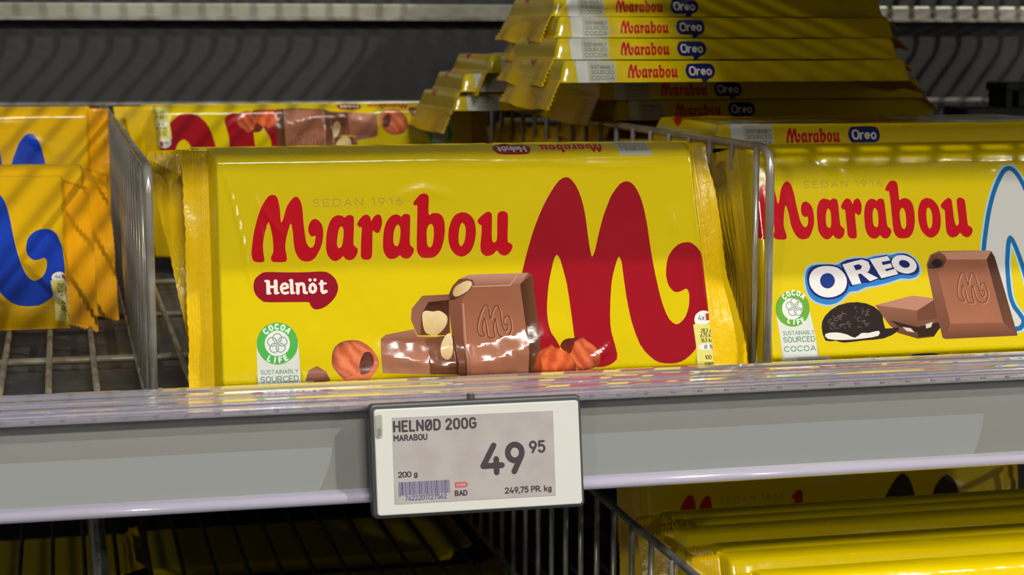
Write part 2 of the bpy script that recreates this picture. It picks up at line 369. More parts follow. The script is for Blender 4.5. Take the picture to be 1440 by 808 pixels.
# ---------------------------------------------------------------- print artwork (millimetres on the bar face)
MAIN = {'bigM': [[(21.2,45.7),(19.4,35.8),(19.4,25.3),(22.4,17.2),(28.3,11.7),(33.7,11.5),(36,15.1),(32.3,20.9),(31.1,26.2),(31.1,32.6),(32,40.5),(33.2,45.7),(34.2,49.6),(35.5,51.9),(36.9,50),(38.1,45.6),(39.4,40.2),(40.5,32.2),(41.4,24.3),(42.1,17.6),(43.6,11.1),(48.4,6.9),(54,6.2),(58.4,7.9),(59.9,11),(57.6,20),(57.2,27.4),(58.1,39.7),(59.3,44.9),(60.2,47.8),(61.4,50.4),(62.5,48.3),(62.9,44.8),(64.1,35.2),(66.1,24.5),(69.5,14.7),(73.6,9.7),(77.4,7.1),(82.5,6.4),(87,7),(91,9.6),(93.9,12.9),(96.9,18.7),(98.9,24.6),(99.3,30.8),(98.8,38.4),(98.3,43.8),(97.5,46.7),(96,51.6),(93.2,54.7),(90.4,55.6),(86.4,54.6),(82.9,50.9),(81.6,47.2),(81.2,42.9),(81.3,41.6),(82.1,38.4),(84,35.9),(86,35.3),(88.2,36),(89.9,36.6),(90.9,34.3),(90.6,29.5),(89.1,25.3),(86.8,22.9),(84.8,22.4),(82.3,24.4),(80.2,28.8),(78.6,34.2),(77.3,40.1),(76.3,45.2),(75.1,52.7),(73.7,63.4),(71.9,72),(69.6,77.4),(67.4,80),(65.2,80.7),(62.4,79.6),(58.9,75.2),(57.8,72.8),(55.4,67),(53,59.1),(51.5,53.3),(50.3,50.8),(49.6,52.9),(48.6,60.3),(47.7,68.3),(46.2,74.7),(44.2,79.4),(42,82.1),(39.9,82.8),(37.1,81.4),(33.7,77),(30.3,71.3),(26.8,63.5),(23.9,55.1)]], 'badge': [[(-85.5,42.8),(-85.1,45.2),(-84,46.7),(-82.1,48),(-79.9,48.4),(-71.4,48),(-64.5,47.9),(-59.1,48),(-56.4,47.4),(-54,45.3),(-52.9,42.9),(-52.8,40.7),(-53.7,38.3),(-55.4,36.2),(-57.6,34.4),(-59.7,33.5),(-61.9,33.3),(-63.1,34.1),(-63.9,35.3),(-64.5,36.2),(-70.1,36.4),(-80.3,36.7),(-82.4,37.4),(-84.2,39),(-85.2,40.9)]], 'helnot': [[1.45,[(-79.8,44.6),(-79.8,40.4)]],[0.9,[(-80.8,44.9),(-79.6,44.8)]],[0.95,[(-79.6,42.6),(-76.9,42.6)]],[1.45,[(-76.9,44.7),(-76.9,40.3)]],[0.79,[(-76.9,40.1),(-75.9,40.2)]],[0.79,[(-80.2,40.1),(-79,40.1)]],[1,[(-74.5,41.7),(-72.3,42.2),(-72.4,43.1),(-73.2,43.7),(-74.1,43.5),(-74.8,42.5),(-74.8,41.4),(-74.3,40.3),(-73.4,39.9),(-72.3,40.2)]],[1.32,[(-70.8,44.8),(-70.7,40.1)]],[0.74,[(-71.5,44.9),(-70.6,45)]],[0.74,[(-70.6,39.9),(-69.7,40)]],[1.32,[(-68.4,43.3),(-68.4,39.9)]],[0.79,[(-69.1,43.5),(-68.4,43.4)]],[1.16,[(-68.1,42.7),(-67.3,43.5),(-66.3,43.3),(-66,42.4),(-65.9,40.1),(-65.1,39.9)]],[1.16,[(-62.6,43.2),(-61.8,42.6),(-61.5,41.5),(-61.8,40.4),(-62.7,40),(-63.5,40.4),(-63.8,41.6),(-63.4,42.7),(-62.6,43.2)]],[1.22,[(-63.6,44.8),(-63.6,44.8)]],[1.22,[(-61.7,44.8),(-61.7,44.8)]],[1.27,[(-59.1,44.1),(-59.1,40.6),(-58.6,39.8),(-57.5,40.2)]],[0.79,[(-60,43.2),(-57.5,43.3)]]], 'choc_body': [[(-8.8,37.8),(-7.5,40.6),(-4.8,43.3),(-1,44.9),(4.2,45.1),(23.6,45),(25.2,44),(25.7,38.9),(26.8,29.4),(27.5,19.9),(27.8,11),(27.8,4),(16,3.4),(-2.6,4.4),(-6.8,5.8),(-8,21.2),(-9.2,35)]], 'choc_top': [[(-4.8,43.3),(-1,44.9),(4.2,45.1),(23.6,45),(20.2,40.5),(1.8,40.9),(0.9,42.9)]], 'choc_face': [[(1.8,40.9),(20.2,40.5),(22.1,23.9),(22.8,13.7),(22.9,3.9),(-2.4,5),(-3.5,21.1),(-3.9,34.2),(-2.5,36.7),(0.8,39.7)]], 'choc_side': [[(20.2,40.5),(25,44.5),(25.7,38.9),(26.8,29.4),(27.5,19.9),(27.8,4),(22.9,3.9),(22.8,13.7),(22.1,23.9)]], 'choc_bite': [[(-8.8,37.8),(-4.8,43.3),(0.9,42.9),(0.2,39.7),(-4.4,36.3),(-8.9,35)]], 'choc_nut': [[(-7.2,38.4),(-5.9,40.6),(-1.7,42.6),(0.6,41.6),(-1.1,38.8),(-5,36.7),(-6.8,36.8)]], 'small_body': [[(-23.9,32.4),(-19.6,37.3),(-8.8,37.5),(-8.6,21.9),(-21.9,21.7),(-24.4,28.1)]], 'small_dark': [[(-20.1,29.8),(-17.2,34.7),(-8.9,35.3),(-9.2,21.3),(-20.7,21.7)]], 'small_nut': [[(-19.8,29.5),(-18.5,31.3),(-15.4,30.9),(-12.8,31.1),(-9.8,28.8),(-10.4,25.1),(-13.7,21.8),(-16.2,21.5),(-19,23.5)]], 'low_top': [[(-36.5,21),(-34.5,22.5),(-23.1,24.3),(-22,21.4),(-13.1,20.8),(-19.1,20.1)]], 'low_front': [[(-36.5,21),(-19.1,20.4),(-17.7,14.6),(-17.6,6.3),(-36.2,7.4),(-36.7,16.1)]], 'low_side': [[(-19.1,20.3),(-12.4,21.1),(-7.3,21.2),(-6.1,5.8),(-17.6,6.3),(-17.7,14.6)]], 'half_nut': [[(-12.5,17.6),(-10.5,21.3),(-8.6,22),(-7.7,18.7),(-8.2,14.3),(-10.1,11.9),(-12.6,13.3)]], 'nut1': [[(25.5,9.5),(26.1,12.1),(28.1,14.2),(31.4,15.4),(32.2,16.4),(33.5,15),(37.1,13.8),(40.3,11.6),(42.2,8.8),(42.4,6.2),(41.8,4.6),(32.4,3.9),(27,4.7),(25.3,6.9)]], 'nut2': [[(36,15.5),(37.7,17.8),(41,18.4),(44.9,18),(45.4,18.8),(47,17.2),(50.3,14.9),(52.2,12.2),(52.5,9),(51.2,6.6),(46.2,5),(42.9,5.6),(41.9,8.9),(39.8,12.1),(37.1,13.8)]], 'nut2d': [[(36,15.5),(37.7,17.8),(41,18.4),(44,18.1),(42.1,16.8),(40.9,13.7),(39.8,12.1),(37.1,13.8)]], 'nut3': [[(-56,11.8),(-55.3,17.4),(-51.8,20.4),(-45.5,20.7),(-41,18),(-38.2,13.9),(-37.8,9.9),(-41.3,6.1),(-47.1,4.8),(-51.6,5.9),(-54.4,8.9)]], 'nut3s': [[(-45.8,8),(-42.9,12.4),(-41,16.9),(-38.2,13.9),(-37.8,9.9),(-41.3,5.5),(-47.1,4.4),(-51.6,5.7)]], 'nut3d': [[(-45.2,11.3),(-43.3,15.8),(-40.5,15.7),(-39.4,12.2),(-41.2,8.3),(-44.7,7.3)]], 'chip': [[(-66.3,6.6),(-65.1,9.9),(-61.7,11.4),(-58.3,9),(-56.7,5.6),(-57.4,3.3),(-65.9,3.7)]], 'panel': [[(-84.9,21.2),(-84.9,9.9),(-84.8,4.1),(-84.9,1.5),(-68,0.8),(-68.1,3.4),(-68.5,13.1),(-68.8,20.6)]], 'seal': [[(-69,20.4),(-69.1,19),(-69.5,17.6),(-70.1,16.3),(-71,15.2),(-72,14.2),(-73.2,13.5),(-74.4,12.9),(-75.8,12.6),(-77.2,12.5),(-78.6,12.7),(-79.9,13.1),(-81.1,13.8),(-82.2,14.6),(-83.2,15.7),(-83.9,16.9),(-84.5,18.2),(-84.8,19.6),(-84.9,21),(-84.7,22.4),(-84.3,23.7),(-83.7,25),(-82.9,26.1),(-81.9,27.1),(-80.7,27.9),(-79.4,28.4),(-78.1,28.7),(-76.7,28.8),(-75.3,28.6),(-74,28.2),(-72.8,27.6),(-71.6,26.7),(-70.7,25.7),(-69.9,24.5),(-69.4,23.2),(-69,21.8)]], 'sealin': [[(-72.1,20.5),(-72.2,19.4),(-72.6,18.4),(-73.2,17.5),(-74,16.7),(-75,16.2),(-76,15.8),(-77.1,15.8),(-78.2,15.9),(-79.2,16.3),(-80.1,17),(-80.8,17.8),(-81.4,18.7),(-81.7,19.8),(-81.8,20.9),(-81.6,22),(-81.2,23),(-80.6,23.9),(-79.8,24.7),(-78.9,25.2),(-77.9,25.6),(-76.8,25.7),(-75.7,25.5),(-74.7,25.1),(-73.8,24.5),(-73.1,23.6),(-72.5,22.7),(-72.2,21.6)]], 'tagtop': [[(93,24.4),(93.6,25.9),(95.1,27.1),(96.9,27.5),(98.9,26.9),(100.8,25.3),(101.1,23.8),(100.7,22.2),(95.4,22),(93.2,22.5)]], 'tagred': [[(97.6,26.3),(99.6,26.4),(99.8,23.5),(97.8,23.4)]], 'tagbody': [[(92.4,21.8),(93.5,22.3),(100.7,22.2),(101.7,22),(102.3,16.2),(104,5.3),(104.3,1.7),(94.2,2.1),(93.5,12.9)]], 'tagmid': [[(94.6,13.2),(96,13.9),(101.3,13.9),(102.2,13),(102,11.9),(100.9,11.4),(95.9,11.4),(94.8,12)]], 'M': [[(-85.8,54.6),(-85.9,56.1),(-85.5,59.2),(-84.7,63.9),(-83.3,68.9),(-81.9,72.8),(-80.3,75.5),(-78.5,77.6),(-76.9,78),(-75.6,77.3),(-74.8,75),(-74.4,71.4),(-74.2,67.5),(-73.3,68.7),(-72,72.8),(-70.5,75.3),(-68.9,76.9),(-67.6,77),(-66.4,75.4),(-65.7,72),(-65.5,67.3),(-65,62.2),(-64.5,59.1),(-63.2,57.3),(-61.8,58),(-61.2,60.2),(-61.1,61.8),(-62.5,61.6),(-63.6,63),(-63.6,65.7),(-62.3,67.9),(-60.4,68.3),(-58.5,66.4),(-57.9,63.2),(-58.5,58.9),(-59.8,55.8),(-61.6,53.1),(-63.4,52.1),(-65.3,52),(-67.3,52.9),(-68.8,55.3),(-69.5,58.4),(-69.8,63.5),(-70.4,66.7),(-71.2,65.1),(-72.3,61.3),(-72.8,57.7),(-72.4,54.6),(-72.3,53),(-73,52.1),(-75.5,52),(-77.9,52.3),(-78.5,53.6),(-78.1,54.8),(-77.5,56.3),(-77.6,61),(-78.2,64.9),(-79,67.5),(-79.8,65.7),(-80.9,61.9),(-81.4,58),(-81.1,54.1),(-81,52.7),(-81.9,52.2),(-83.7,52.2),(-85.2,52.8)]], 'a1': [[(-57,58.9),(-56.7,62.4),(-55.8,65.9),(-54.3,68.5),(-52.3,69.6),(-50.3,69.3),(-49.4,68.7),(-48.2,69.5),(-46.8,69.5),(-45.8,68.5),(-45.9,64.1),(-46.2,58.6),(-45.7,57.4),(-44.6,56.2),(-45,54.3),(-46.2,52.6),(-48.1,52),(-49.6,52.6),(-50.4,53.6),(-51.4,52.8),(-53,51.9),(-54.8,52.2),(-56.3,53.8),(-57,56.2)],[(-50.7,65.2),(-50,63.8),(-50.2,60.7),(-50.9,57.6),(-52.1,56.9),(-52.7,58.4),(-52.3,61.9),(-51.6,64.5)]], 'r': [[(-44.6,65.9),(-43.9,67.4),(-42.2,69.2),(-40.6,69.6),(-39.4,68.7),(-39,67.1),(-38,68.7),(-36.4,69.6),(-35.3,69.2),(-34.7,67.4),(-34.9,65.1),(-35.9,62.7),(-36.9,62.3),(-37.8,62.8),(-38.5,63.2),(-38.7,60),(-38.9,55.3),(-39.3,52.9),(-40.3,52.1),(-42.1,52.1),(-43.4,53),(-43.5,55.4),(-43.2,60.1),(-42.9,64.5),(-43.7,64.7)]], 'a2': [[(-34.6,58.7),(-34.2,62.7),(-33.2,66.2),(-31.7,68.3),(-29.9,69.4),(-28.1,69.3),(-27.1,68.5),(-26.1,69.4),(-24.5,69.5),(-23.5,68.6),(-23.6,64.4),(-23.9,58.1),(-23.2,56.8),(-22.3,55.8),(-22.7,54.1),(-24.1,52.4),(-25.8,52),(-27.3,52.6),(-28,53.4),(-29.2,52.6),(-30.8,52),(-32.6,52.3),(-33.9,53.8),(-34.6,56)],[(-28.5,65.4),(-27.6,64.1),(-27.7,60.9),(-28.4,57.8),(-29.4,57),(-30.4,58.4),(-30.2,62.2),(-29.4,64.5)]], 'b': [[(-22.1,73.9),(-21.1,75.2),(-19.4,77),(-17.6,77.4),(-16.2,76.6),(-15.9,74.9),(-16.1,69.2),(-14.6,69.6),(-12.5,69.6),(-10.8,68.5),(-9.9,66.1),(-9.8,62.5),(-10.4,58.5),(-11.9,54.6),(-14.2,52.4),(-17.1,52),(-19.5,52.4),(-21,54.4),(-21.2,58),(-20.9,64.3),(-20.6,72.3),(-21.4,72.7),(-22,73.1)],[(-15.4,65.4),(-14.4,64.2),(-14.3,61),(-14.9,57.4),(-15.9,56.2),(-16.9,57.1),(-17.1,60.3),(-16.8,63.8)]], 'o': [[(-8.5,60.9),(-7.9,64.4),(-6.2,68),(-4.1,69.4),(-2.1,69.7),(0.2,68.8),(2,66.6),(2.7,63.4),(2.5,59.8),(1.5,56.2),(-0.2,53.6),(-2.9,52.2),(-5.4,52.8),(-7.3,54.8),(-8.3,57.7)],[(-2.7,65.5),(-1.6,64.1),(-1.5,61.1),(-2.2,57.9),(-3.4,56.3),(-4.3,57.8),(-4.2,61.5),(-3.6,64.3)]], 'u': [[(3.4,66),(4.2,67.3),(6.1,68.9),(7.8,69.7),(9.1,69.2),(9.4,67.2),(9.1,60.4),(9.5,57.7),(10.6,57.8),(11.2,59.6),(11.5,67.6),(12.3,69.4),(13.8,69.8),(15.2,69.3),(15.9,67.5),(15.5,58.3),(16.3,57.2),(17.4,56.2),(17.2,54.6),(15.8,52.8),(13.9,52.1),(12.1,52.9),(11,54.2),(9.4,52.8),(6.9,52.1),(5.1,53.1),(4.3,55.3),(4.8,60.5),(5,64.1),(4.2,64.7)]]}
OREO = {'M': [[(-89.7,59.2),(-89.8,60.8),(-89.7,63.8),(-89.1,68.5),(-88.1,73.5),(-87,77.4),(-85.6,80),(-84,82.1),(-82.5,82.5),(-81.2,81.8),(-80.3,79.4),(-79.7,75.9),(-79.2,72),(-78.4,73.1),(-77.4,77.2),(-76.2,79.7),(-74.7,81.3),(-73.4,81.3),(-72.2,79.7),(-71.4,76.3),(-70.9,71.6),(-70.2,66.5),(-69.5,63.4),(-68.1,61.5),(-66.8,62.3),(-66.3,64.4),(-66.4,66),(-67.7,65.8),(-68.9,67.2),(-68.9,70),(-67.9,72.1),(-66,72.5),(-64.1,70.6),(-63.4,67.4),(-63.7,63.1),(-64.8,60),(-66.4,57.3),(-68.1,56.4),(-69.9,56.3),(-71.8,57.2),(-73.3,59.6),(-74.3,62.8),(-74.8,67.9),(-75.6,71),(-76.3,69.5),(-77.1,65.6),(-77.4,62.1),(-76.8,59),(-76.6,57.4),(-77.2,56.5),(-79.6,56.4),(-81.9,56.8),(-82.6,58.1),(-82.2,59.3),(-81.8,60.8),(-82.1,65.5),(-83,69.4),(-83.9,72),(-84.5,70.2),(-85.3,66.4),(-85.6,62.5),(-85.1,58.6),(-84.9,57.2),(-85.8,56.8),(-87.4,56.8),(-88.9,57.4)]], 'a1': [[(-62.2,63),(-62.1,66.6),(-61.5,70.1),(-60.2,72.6),(-58.4,73.7),(-56.4,73.3),(-55.5,72.8),(-54.4,73.5),(-53,73.5),(-52,72.4),(-51.9,68.1),(-51.9,62.6),(-51.4,61.4),(-50.3,60.2),(-50.5,58.2),(-51.6,56.6),(-53.3,56),(-54.9,56.7),(-55.7,57.7),(-56.6,56.8),(-58.1,56),(-59.8,56.3),(-61.3,57.9),(-62.2,60.3)],[(-56.6,69.3),(-55.8,67.9),(-55.8,64.7),(-56.3,61.6),(-57.4,61),(-58.2,62.5),(-58,66),(-57.3,68.5)]], 'r': [[(-50.8,69.8),(-50.1,71.4),(-48.6,73.1),(-47.1,73.5),(-45.9,72.6),(-45.4,71),(-44.6,72.5),(-43.1,73.4),(-42,73),(-41.3,71.2),(-41.4,68.8),(-42.2,66.5),(-43.2,66.1),(-44.1,66.6),(-44.7,67),(-44.8,63.8),(-44.8,59.1),(-45,56.8),(-45.9,56),(-47.6,56.1),(-48.9,57),(-49.1,59.3),(-49.1,64),(-49.1,68.4),(-49.9,68.6)]], 'a2': [[(-40.8,62.5),(-40.6,66.4),(-39.8,69.9),(-38.5,72.1),(-36.8,73.1),(-35.1,72.9),(-34.1,72.2),(-33.2,73),(-31.6,73.1),(-30.7,72.1),(-30.6,68),(-30.5,61.7),(-29.8,60.4),(-28.9,59.4),(-29.2,57.7),(-30.5,56.1),(-32,55.6),(-33.6,56.3),(-34.3,57.1),(-35.3,56.3),(-36.8,55.7),(-38.6,56.1),(-39.9,57.5),(-40.7,59.7)],[(-35.3,69),(-34.4,67.7),(-34.3,64.6),(-34.8,61.4),(-35.8,60.7),(-36.8,62.1),(-36.7,65.9),(-36.1,68.2)]], 'b': [[(-29.5,77.5),(-28.7,78.8),(-27.2,80.5),(-25.4,80.9),(-24,80.1),(-23.6,78.4),(-23.6,72.6),(-22.2,73),(-20.2,73),(-18.4,71.8),(-17.5,69.4),(-17.3,65.8),(-17.7,61.9),(-19,58),(-21.1,55.9),(-23.8,55.5),(-26.1,55.9),(-27.7,58),(-28,61.5),(-27.9,67.9),(-28,75.8),(-28.8,76.2),(-29.5,76.7)],[(-22.7,68.8),(-21.7,67.6),(-21.5,64.4),(-21.9,60.9),(-22.9,59.7),(-23.9,60.6),(-24.2,63.8),(-24,67.3)]], 'o': [[(-15.9,64.2),(-15.5,67.7),(-14,71.3),(-12.1,72.7),(-10.2,72.9),(-8,72),(-6.2,69.7),(-5.4,66.5),(-5.4,62.9),(-6.2,59.4),(-7.8,56.9),(-10.3,55.5),(-12.6,56.1),(-14.6,58.2),(-15.6,61)],[(-10.6,68.7),(-9.5,67.3),(-9.3,64.3),(-9.8,61.1),(-10.9,59.5),(-11.8,61),(-11.9,64.8),(-11.5,67.6)]], 'u': [[(-4.8,69.1),(-4.1,70.5),(-2.3,72),(-0.8,72.8),(0.5,72.2),(0.8,70.3),(0.9,63.5),(1.4,60.7),(2.3,60.8),(2.9,62.6),(2.9,70.6),(3.6,72.4),(4.9,72.8),(6.3,72.2),(7,70.4),(7,61.2),(7.8,60.2),(8.9,59.1),(8.8,57.5),(7.5,55.8),(5.8,55.2),(4,56),(2.9,57.2),(1.4,55.9),(-0.9,55.3),(-2.7,56.3),(-3.5,58.5),(-3.3,63.7),(-3.2,67.2),(-4,67.9)]], 'bigM': [[(12.9,48.7),(11.5,38.9),(11.9,28.6),(15.1,20.7),(20.8,15.3),(25.9,15),(27.9,18.5),(24.3,24.2),(22.9,29.4),(22.8,35.6),(23.3,43.3),(24.3,48.5),(25.1,52.3),(26.3,54.6),(27.6,52.7),(29,48.3),(30.3,43),(31.7,35.1),(32.7,27.3),(33.6,20.8),(35.2,14.5),(39.9,10.4),(45,9.6),(49.2,11.1),(50.5,14.2),(48.1,22.9),(47.5,30.2),(48,42.2),(49,47.3),(49.8,50.1),(50.9,52.7),(51.9,50.6),(52.5,47.2),(53.8,37.7),(55.9,27.1),(59.4,17.6),(63.3,12.7),(67,10.2),(71.7,9.4),(76,9.9),(79.7,12.3),(82.3,15.5),(85,21.1),(86.7,26.8),(87.1,32.9),(86.4,40.3),(85.9,45.6),(85.1,48.5),(83.5,53.4),(80.8,56.4),(78.2,57.4),(74.4,56.4),(71.2,52.9),(70.1,49.2),(69.8,45),(69.9,43.7),(70.7,40.5),(72.5,38.1),(74.4,37.5),(76.5,38.1),(78.1,38.7),(79.1,36.4),(78.9,31.7),(77.6,27.6),(75.4,25.3),(73.6,24.9),(71.2,26.9),(69.1,31.2),(67.5,36.5),(66.2,42.3),(65.1,47.3),(63.8,54.8),(62.2,65.4),(60.3,74),(57.9,79.4),(55.8,82),(53.7,82.8),(51,81.8),(47.9,77.4),(46.8,75.1),(44.7,69.3),(42.7,61.5),(41.4,55.8),(40.4,53.3),(39.6,55.3),(38.5,62.7),(37.4,70.7),(35.8,77.1),(33.6,81.9),(31.5,84.6),(29.4,85.4),(26.8,84),(23.7,79.6),(20.7,74),(17.6,66.2),(15.2,58)]], 'logo_light': [[(-71,39.1),(-70.2,43.1),(-67.2,45.6),(-61.6,46.1),(-55.8,45.6),(-53.1,46.8),(-46.9,48.3),(-41.8,47.9),(-37.9,48.8),(-32.2,49.3),(-30.1,49),(-27,49.9),(-22.7,49.4),(-19.1,47.1),(-17.3,44),(-17.1,40.7),(-19.3,38.1),(-23.3,37.2),(-26.7,37.4),(-32,36.1),(-38.2,34.8),(-43.4,34.2),(-47,32.7),(-50.4,32.5),(-53.2,30.1),(-57.3,27.8),(-62,27.3),(-66.9,28.9),(-69.9,31.9),(-71,35.9)]], 'logo_blue': [[(-70.3,39.1),(-69.4,42.7),(-66.8,45),(-61.7,45.4),(-55.6,44.9),(-52.9,46.2),(-47,47.6),(-41.7,47.3),(-38,48.2),(-32.5,48.6),(-30.4,48.4),(-27,49.2),(-23,48.8),(-19.6,46.6),(-18,43.8),(-17.9,40.9),(-19.7,38.8),(-23.2,37.9),(-26.8,38.3),(-31.9,36.9),(-38.3,35.6),(-43.5,35),(-47.3,33.5),(-50.8,33.3),(-53.7,30.9),(-57.4,28.6),(-61.9,28.1),(-66.5,29.6),(-69.3,32.3),(-70.2,36)]], 'logo_navy1': [[(-69.4,39.1),(-68.4,42.7),(-65.6,44.8),(-59.8,45.4),(-54.8,44.5),(-51.3,41.3),(-50.7,37.1),(-52.2,33.3),(-55.9,31),(-61,30.3),(-65.8,31.6),(-68.6,34.6)]], 'logo_navy2': [[(-53.6,45.6),(-47,47.3),(-42.7,47.5),(-40.7,46.7),(-32.3,48.7),(-30.8,46.8),(-26.7,48.7),(-22.8,48.7),(-19.6,46.5),(-18.2,43.4),(-18.5,40.8),(-21.3,39.5),(-25.1,39.7),(-27.5,39.8),(-35.7,37.8),(-37.4,38.1),(-41.4,36.8),(-44.8,36.7),(-49.7,35.4),(-50.8,36.9)]], 'O1': [[(-68.5,39),(-67.1,42.2),(-64,44.1),(-59.7,44.6),(-55.1,43.7),(-52.1,40.6),(-51.6,37.3),(-53.2,33.8),(-56.9,31.7),(-61.2,31.2),(-65.2,32.5),(-67.9,35.4)],[(-56.9,38.2),(-57.2,37.2),(-57.8,36.3),(-58.6,35.6),(-59.6,35.1),(-60.7,35),(-61.7,35.2),(-62.6,35.7),(-63.2,36.4),(-63.6,37.4),(-63.7,38.4),(-63.4,39.4),(-62.8,40.3),(-62,41),(-61,41.4),(-59.9,41.6),(-58.9,41.4),(-58,40.9),(-57.4,40.1),(-57,39.2)]], 'R': [[(-52.8,45),(-47.2,46.3),(-43.7,46.9),(-41,45.9),(-40.3,43.6),(-41.2,41.8),(-42.1,41.4),(-37.3,38.7),(-41.1,37.5),(-44.8,40.9),(-46.3,40.7),(-45.2,36.7),(-49.2,36.1)],[(-47.9,44.4),(-45.5,45),(-44,44.2),(-44.6,42.8),(-47,42.3)]], 'Ee': [[(-40.2,46.9),(-31.9,48.1),(-30.9,46.2),(-35,45.6),(-34.5,44.2),(-30.9,44.8),(-30.3,43.1),(-33.8,42.4),(-33.3,41.5),(-29.1,42.5),(-27.9,40.2),(-35.8,38.6)]], 'O2': [[(-19.3,42.4),(-19.8,41.6),(-20.7,41),(-21.7,40.6),(-23,40.3),(-24.3,40.3),(-25.7,40.6),(-27,41),(-28.2,41.7),(-29.1,42.5),(-29.8,43.4),(-30.2,44.3),(-30.3,45.3),(-30.1,46.2),(-29.5,47),(-28.7,47.6),(-27.6,48.1),(-26.4,48.3),(-25.1,48.3),(-23.7,48.1),(-22.4,47.6),(-21.2,47),(-20.2,46.2),(-19.5,45.3),(-19.1,44.3),(-19,43.4)],[(-22.1,43.7),(-22.5,43.2),(-23.1,42.9),(-23.9,42.7),(-24.8,42.8),(-25.6,43.1),(-26.3,43.6),(-26.8,44.1),(-27,44.7),(-26.9,45.3),(-26.5,45.8),(-25.9,46.1),(-25.1,46.2),(-24.2,46.1),(-23.4,45.8),(-22.7,45.4),(-22.2,44.8),(-22,44.2)]], 'cookie': [[(-65.2,18.7),(-63.2,23.3),(-56.6,27.7),(-47.8,28.8),(-40.6,26.6),(-37.1,22.4),(-36.5,17.1),(-30.5,17.5),(-31.3,15.4),(-37.9,12.8),(-47.2,12.3),(-55.9,11.7),(-59.5,12.7),(-64.1,12.9)]], 'cream': [[(-63.8,15.7),(-59.1,16.2),(-54.3,15.2),(-50.8,13.6),(-47.5,15.5),(-44.4,15.4),(-39.6,16.2),(-40.1,14.1),(-47.1,13.2),(-55.8,12.9),(-62.8,13.6)]], 'bit_body': [[(-39.9,27.2),(-22.6,30.7),(-11.7,29.1),(-12.5,22.7),(-10.3,17.9),(-14.7,12.7),(-22.3,12.2),(-30.8,14.9),(-34.7,18.8),(-37.9,23.6)]], 'bit_top': [[(-39.9,27.2),(-22.6,30.7),(-11.7,29.1),(-21.2,24.2)]], 'bit_side': [[(-21.2,24.2),(-11.7,29.1),(-12.3,20.3),(-21.4,19.7)]], 'bit_dark': [[(-33.9,20.5),(-21.7,17.1),(-10.8,19.1),(-10.4,17.3),(-14.7,13.1),(-21.7,12.7),(-22,14.8),(-30.4,17.7)]], 'bit_white': [[(-28.6,17.4),(-24.9,16.7),(-23.3,14.9),(-26.9,15.6)],[(-17.9,18.2),(-14.6,19),(-15.5,16.9),(-17.8,16.4)]], 'choc_body': [[(-14.4,43.9),(-12.2,48.1),(-8.1,49.6),(13.6,49.3),(16.6,48.9),(17.9,46.1),(24.2,12.6),(24.1,11.7),(-9.5,11.5),(-10.8,12.1),(-13.2,29.2),(-14.2,39.6)]], 'choc_top': [[(-8.2,49.1),(13.6,49.2),(16.4,49),(13.8,45.3),(-5.3,45.8)]], 'choc_face': [[(-5.3,45.8),(13.8,45.3),(18.2,17.7),(-6.4,18),(-9.6,40.1),(-7.1,41.8)]], 'choc_low': [[(-6.4,18),(18.2,17.7),(23.8,12.3),(-9.5,11.8)]], 'choc_side': [[(13.8,45.3),(16.6,48.7),(17.9,46.1),(24.2,12.6),(18.2,17.7)]], 'choc_bite': [[(-13.8,43.6),(-11.6,47.5),(-8.2,49.1),(-4.8,46.8),(-7,42.8),(-12.6,42)]], 'choc_crumb': [[(-12,44.4),(-10.2,46.2),(-7.3,45.5),(-7.2,43.4),(-10,42.5)]], 'panel': [[(-84.8,26.4),(-84.1,16),(-83.2,5.1),(-82.7,2.2),(-67.1,1.5),(-67.3,4.4),(-68.4,15.4),(-69.7,25.8)]], 'seal': [[(-69.6,26.7),(-69.9,25.2),(-70.5,23.8),(-71.3,22.5),(-72.4,21.3),(-73.7,20.4),(-75.1,19.8),(-76.5,19.4),(-78,19.3),(-79.5,19.5),(-80.9,20),(-82.1,20.8),(-83.2,21.7),(-84,22.9),(-84.6,24.3),(-84.9,25.7),(-84.8,27.2),(-84.5,28.7),(-84,30.1),(-83.1,31.4),(-82.1,32.5),(-80.8,33.4),(-79.4,34.1),(-77.9,34.4),(-76.4,34.5),(-74.9,34.3),(-73.6,33.9),(-72.3,33.1),(-71.2,32.1),(-70.4,30.9),(-69.8,29.6),(-69.6,28.1)]], 'sealin': [[(-72.7,26.8),(-73,25.6),(-73.6,24.5),(-74.4,23.5),(-75.5,22.9),(-76.6,22.4),(-77.8,22.3),(-79,22.5),(-80.1,23),(-80.9,23.8),(-81.6,24.8),(-81.9,25.9),(-81.9,27.1),(-81.7,28.3),(-81.1,29.4),(-80.3,30.3),(-79.2,31),(-78.1,31.4),(-76.9,31.5),(-75.7,31.3),(-74.6,30.8),(-73.7,30.1),(-73.1,29.1),(-72.8,28)]]}
RED = lin(196, 4, 26); DRED = lin(150, 12, 30); GREEN = lin(84, 176, 78); PALE = lin(216, 218, 208); CREAM = lin(226, 198, 140)
def grad(c0, c1, axis=1, nz=0.0, nf=6.0):
    def f(q, L):
        t = float((q[axis] - L.lo[axis]) / max(1e-6, L.hi[axis] - L.lo[axis])); n = 1 + nz * vnoise(q[0] / nf, q[1] / nf, 3.3)
        return [(a + (b - a) * t) * n for a, b in zip(c0, c1)]
    return f
def nutskin(c0, c1, tilt=0.0):
    def f(q, L):
        m = (L.lo + L.hi) / 2; d = (q - m) / ((L.hi - L.lo) / 2); x = d[0] + tilt * d[1]
        k = .55 + .38 * math.sin(9 * x / max(.35, 1.1 - .6 * abs(d[1])) + 2 * vnoise(q[0] / 3, q[1] / 3, 1)); edge = min(1, max(.25, 1.3 - .8 * float(d @ d)))
        return [(a + (b - a) * k) * edge for a, b in zip(c0, c1)]
    return f
def outline(loop, r): return [list(map(tuple, loop)) + [tuple(loop[0])]]
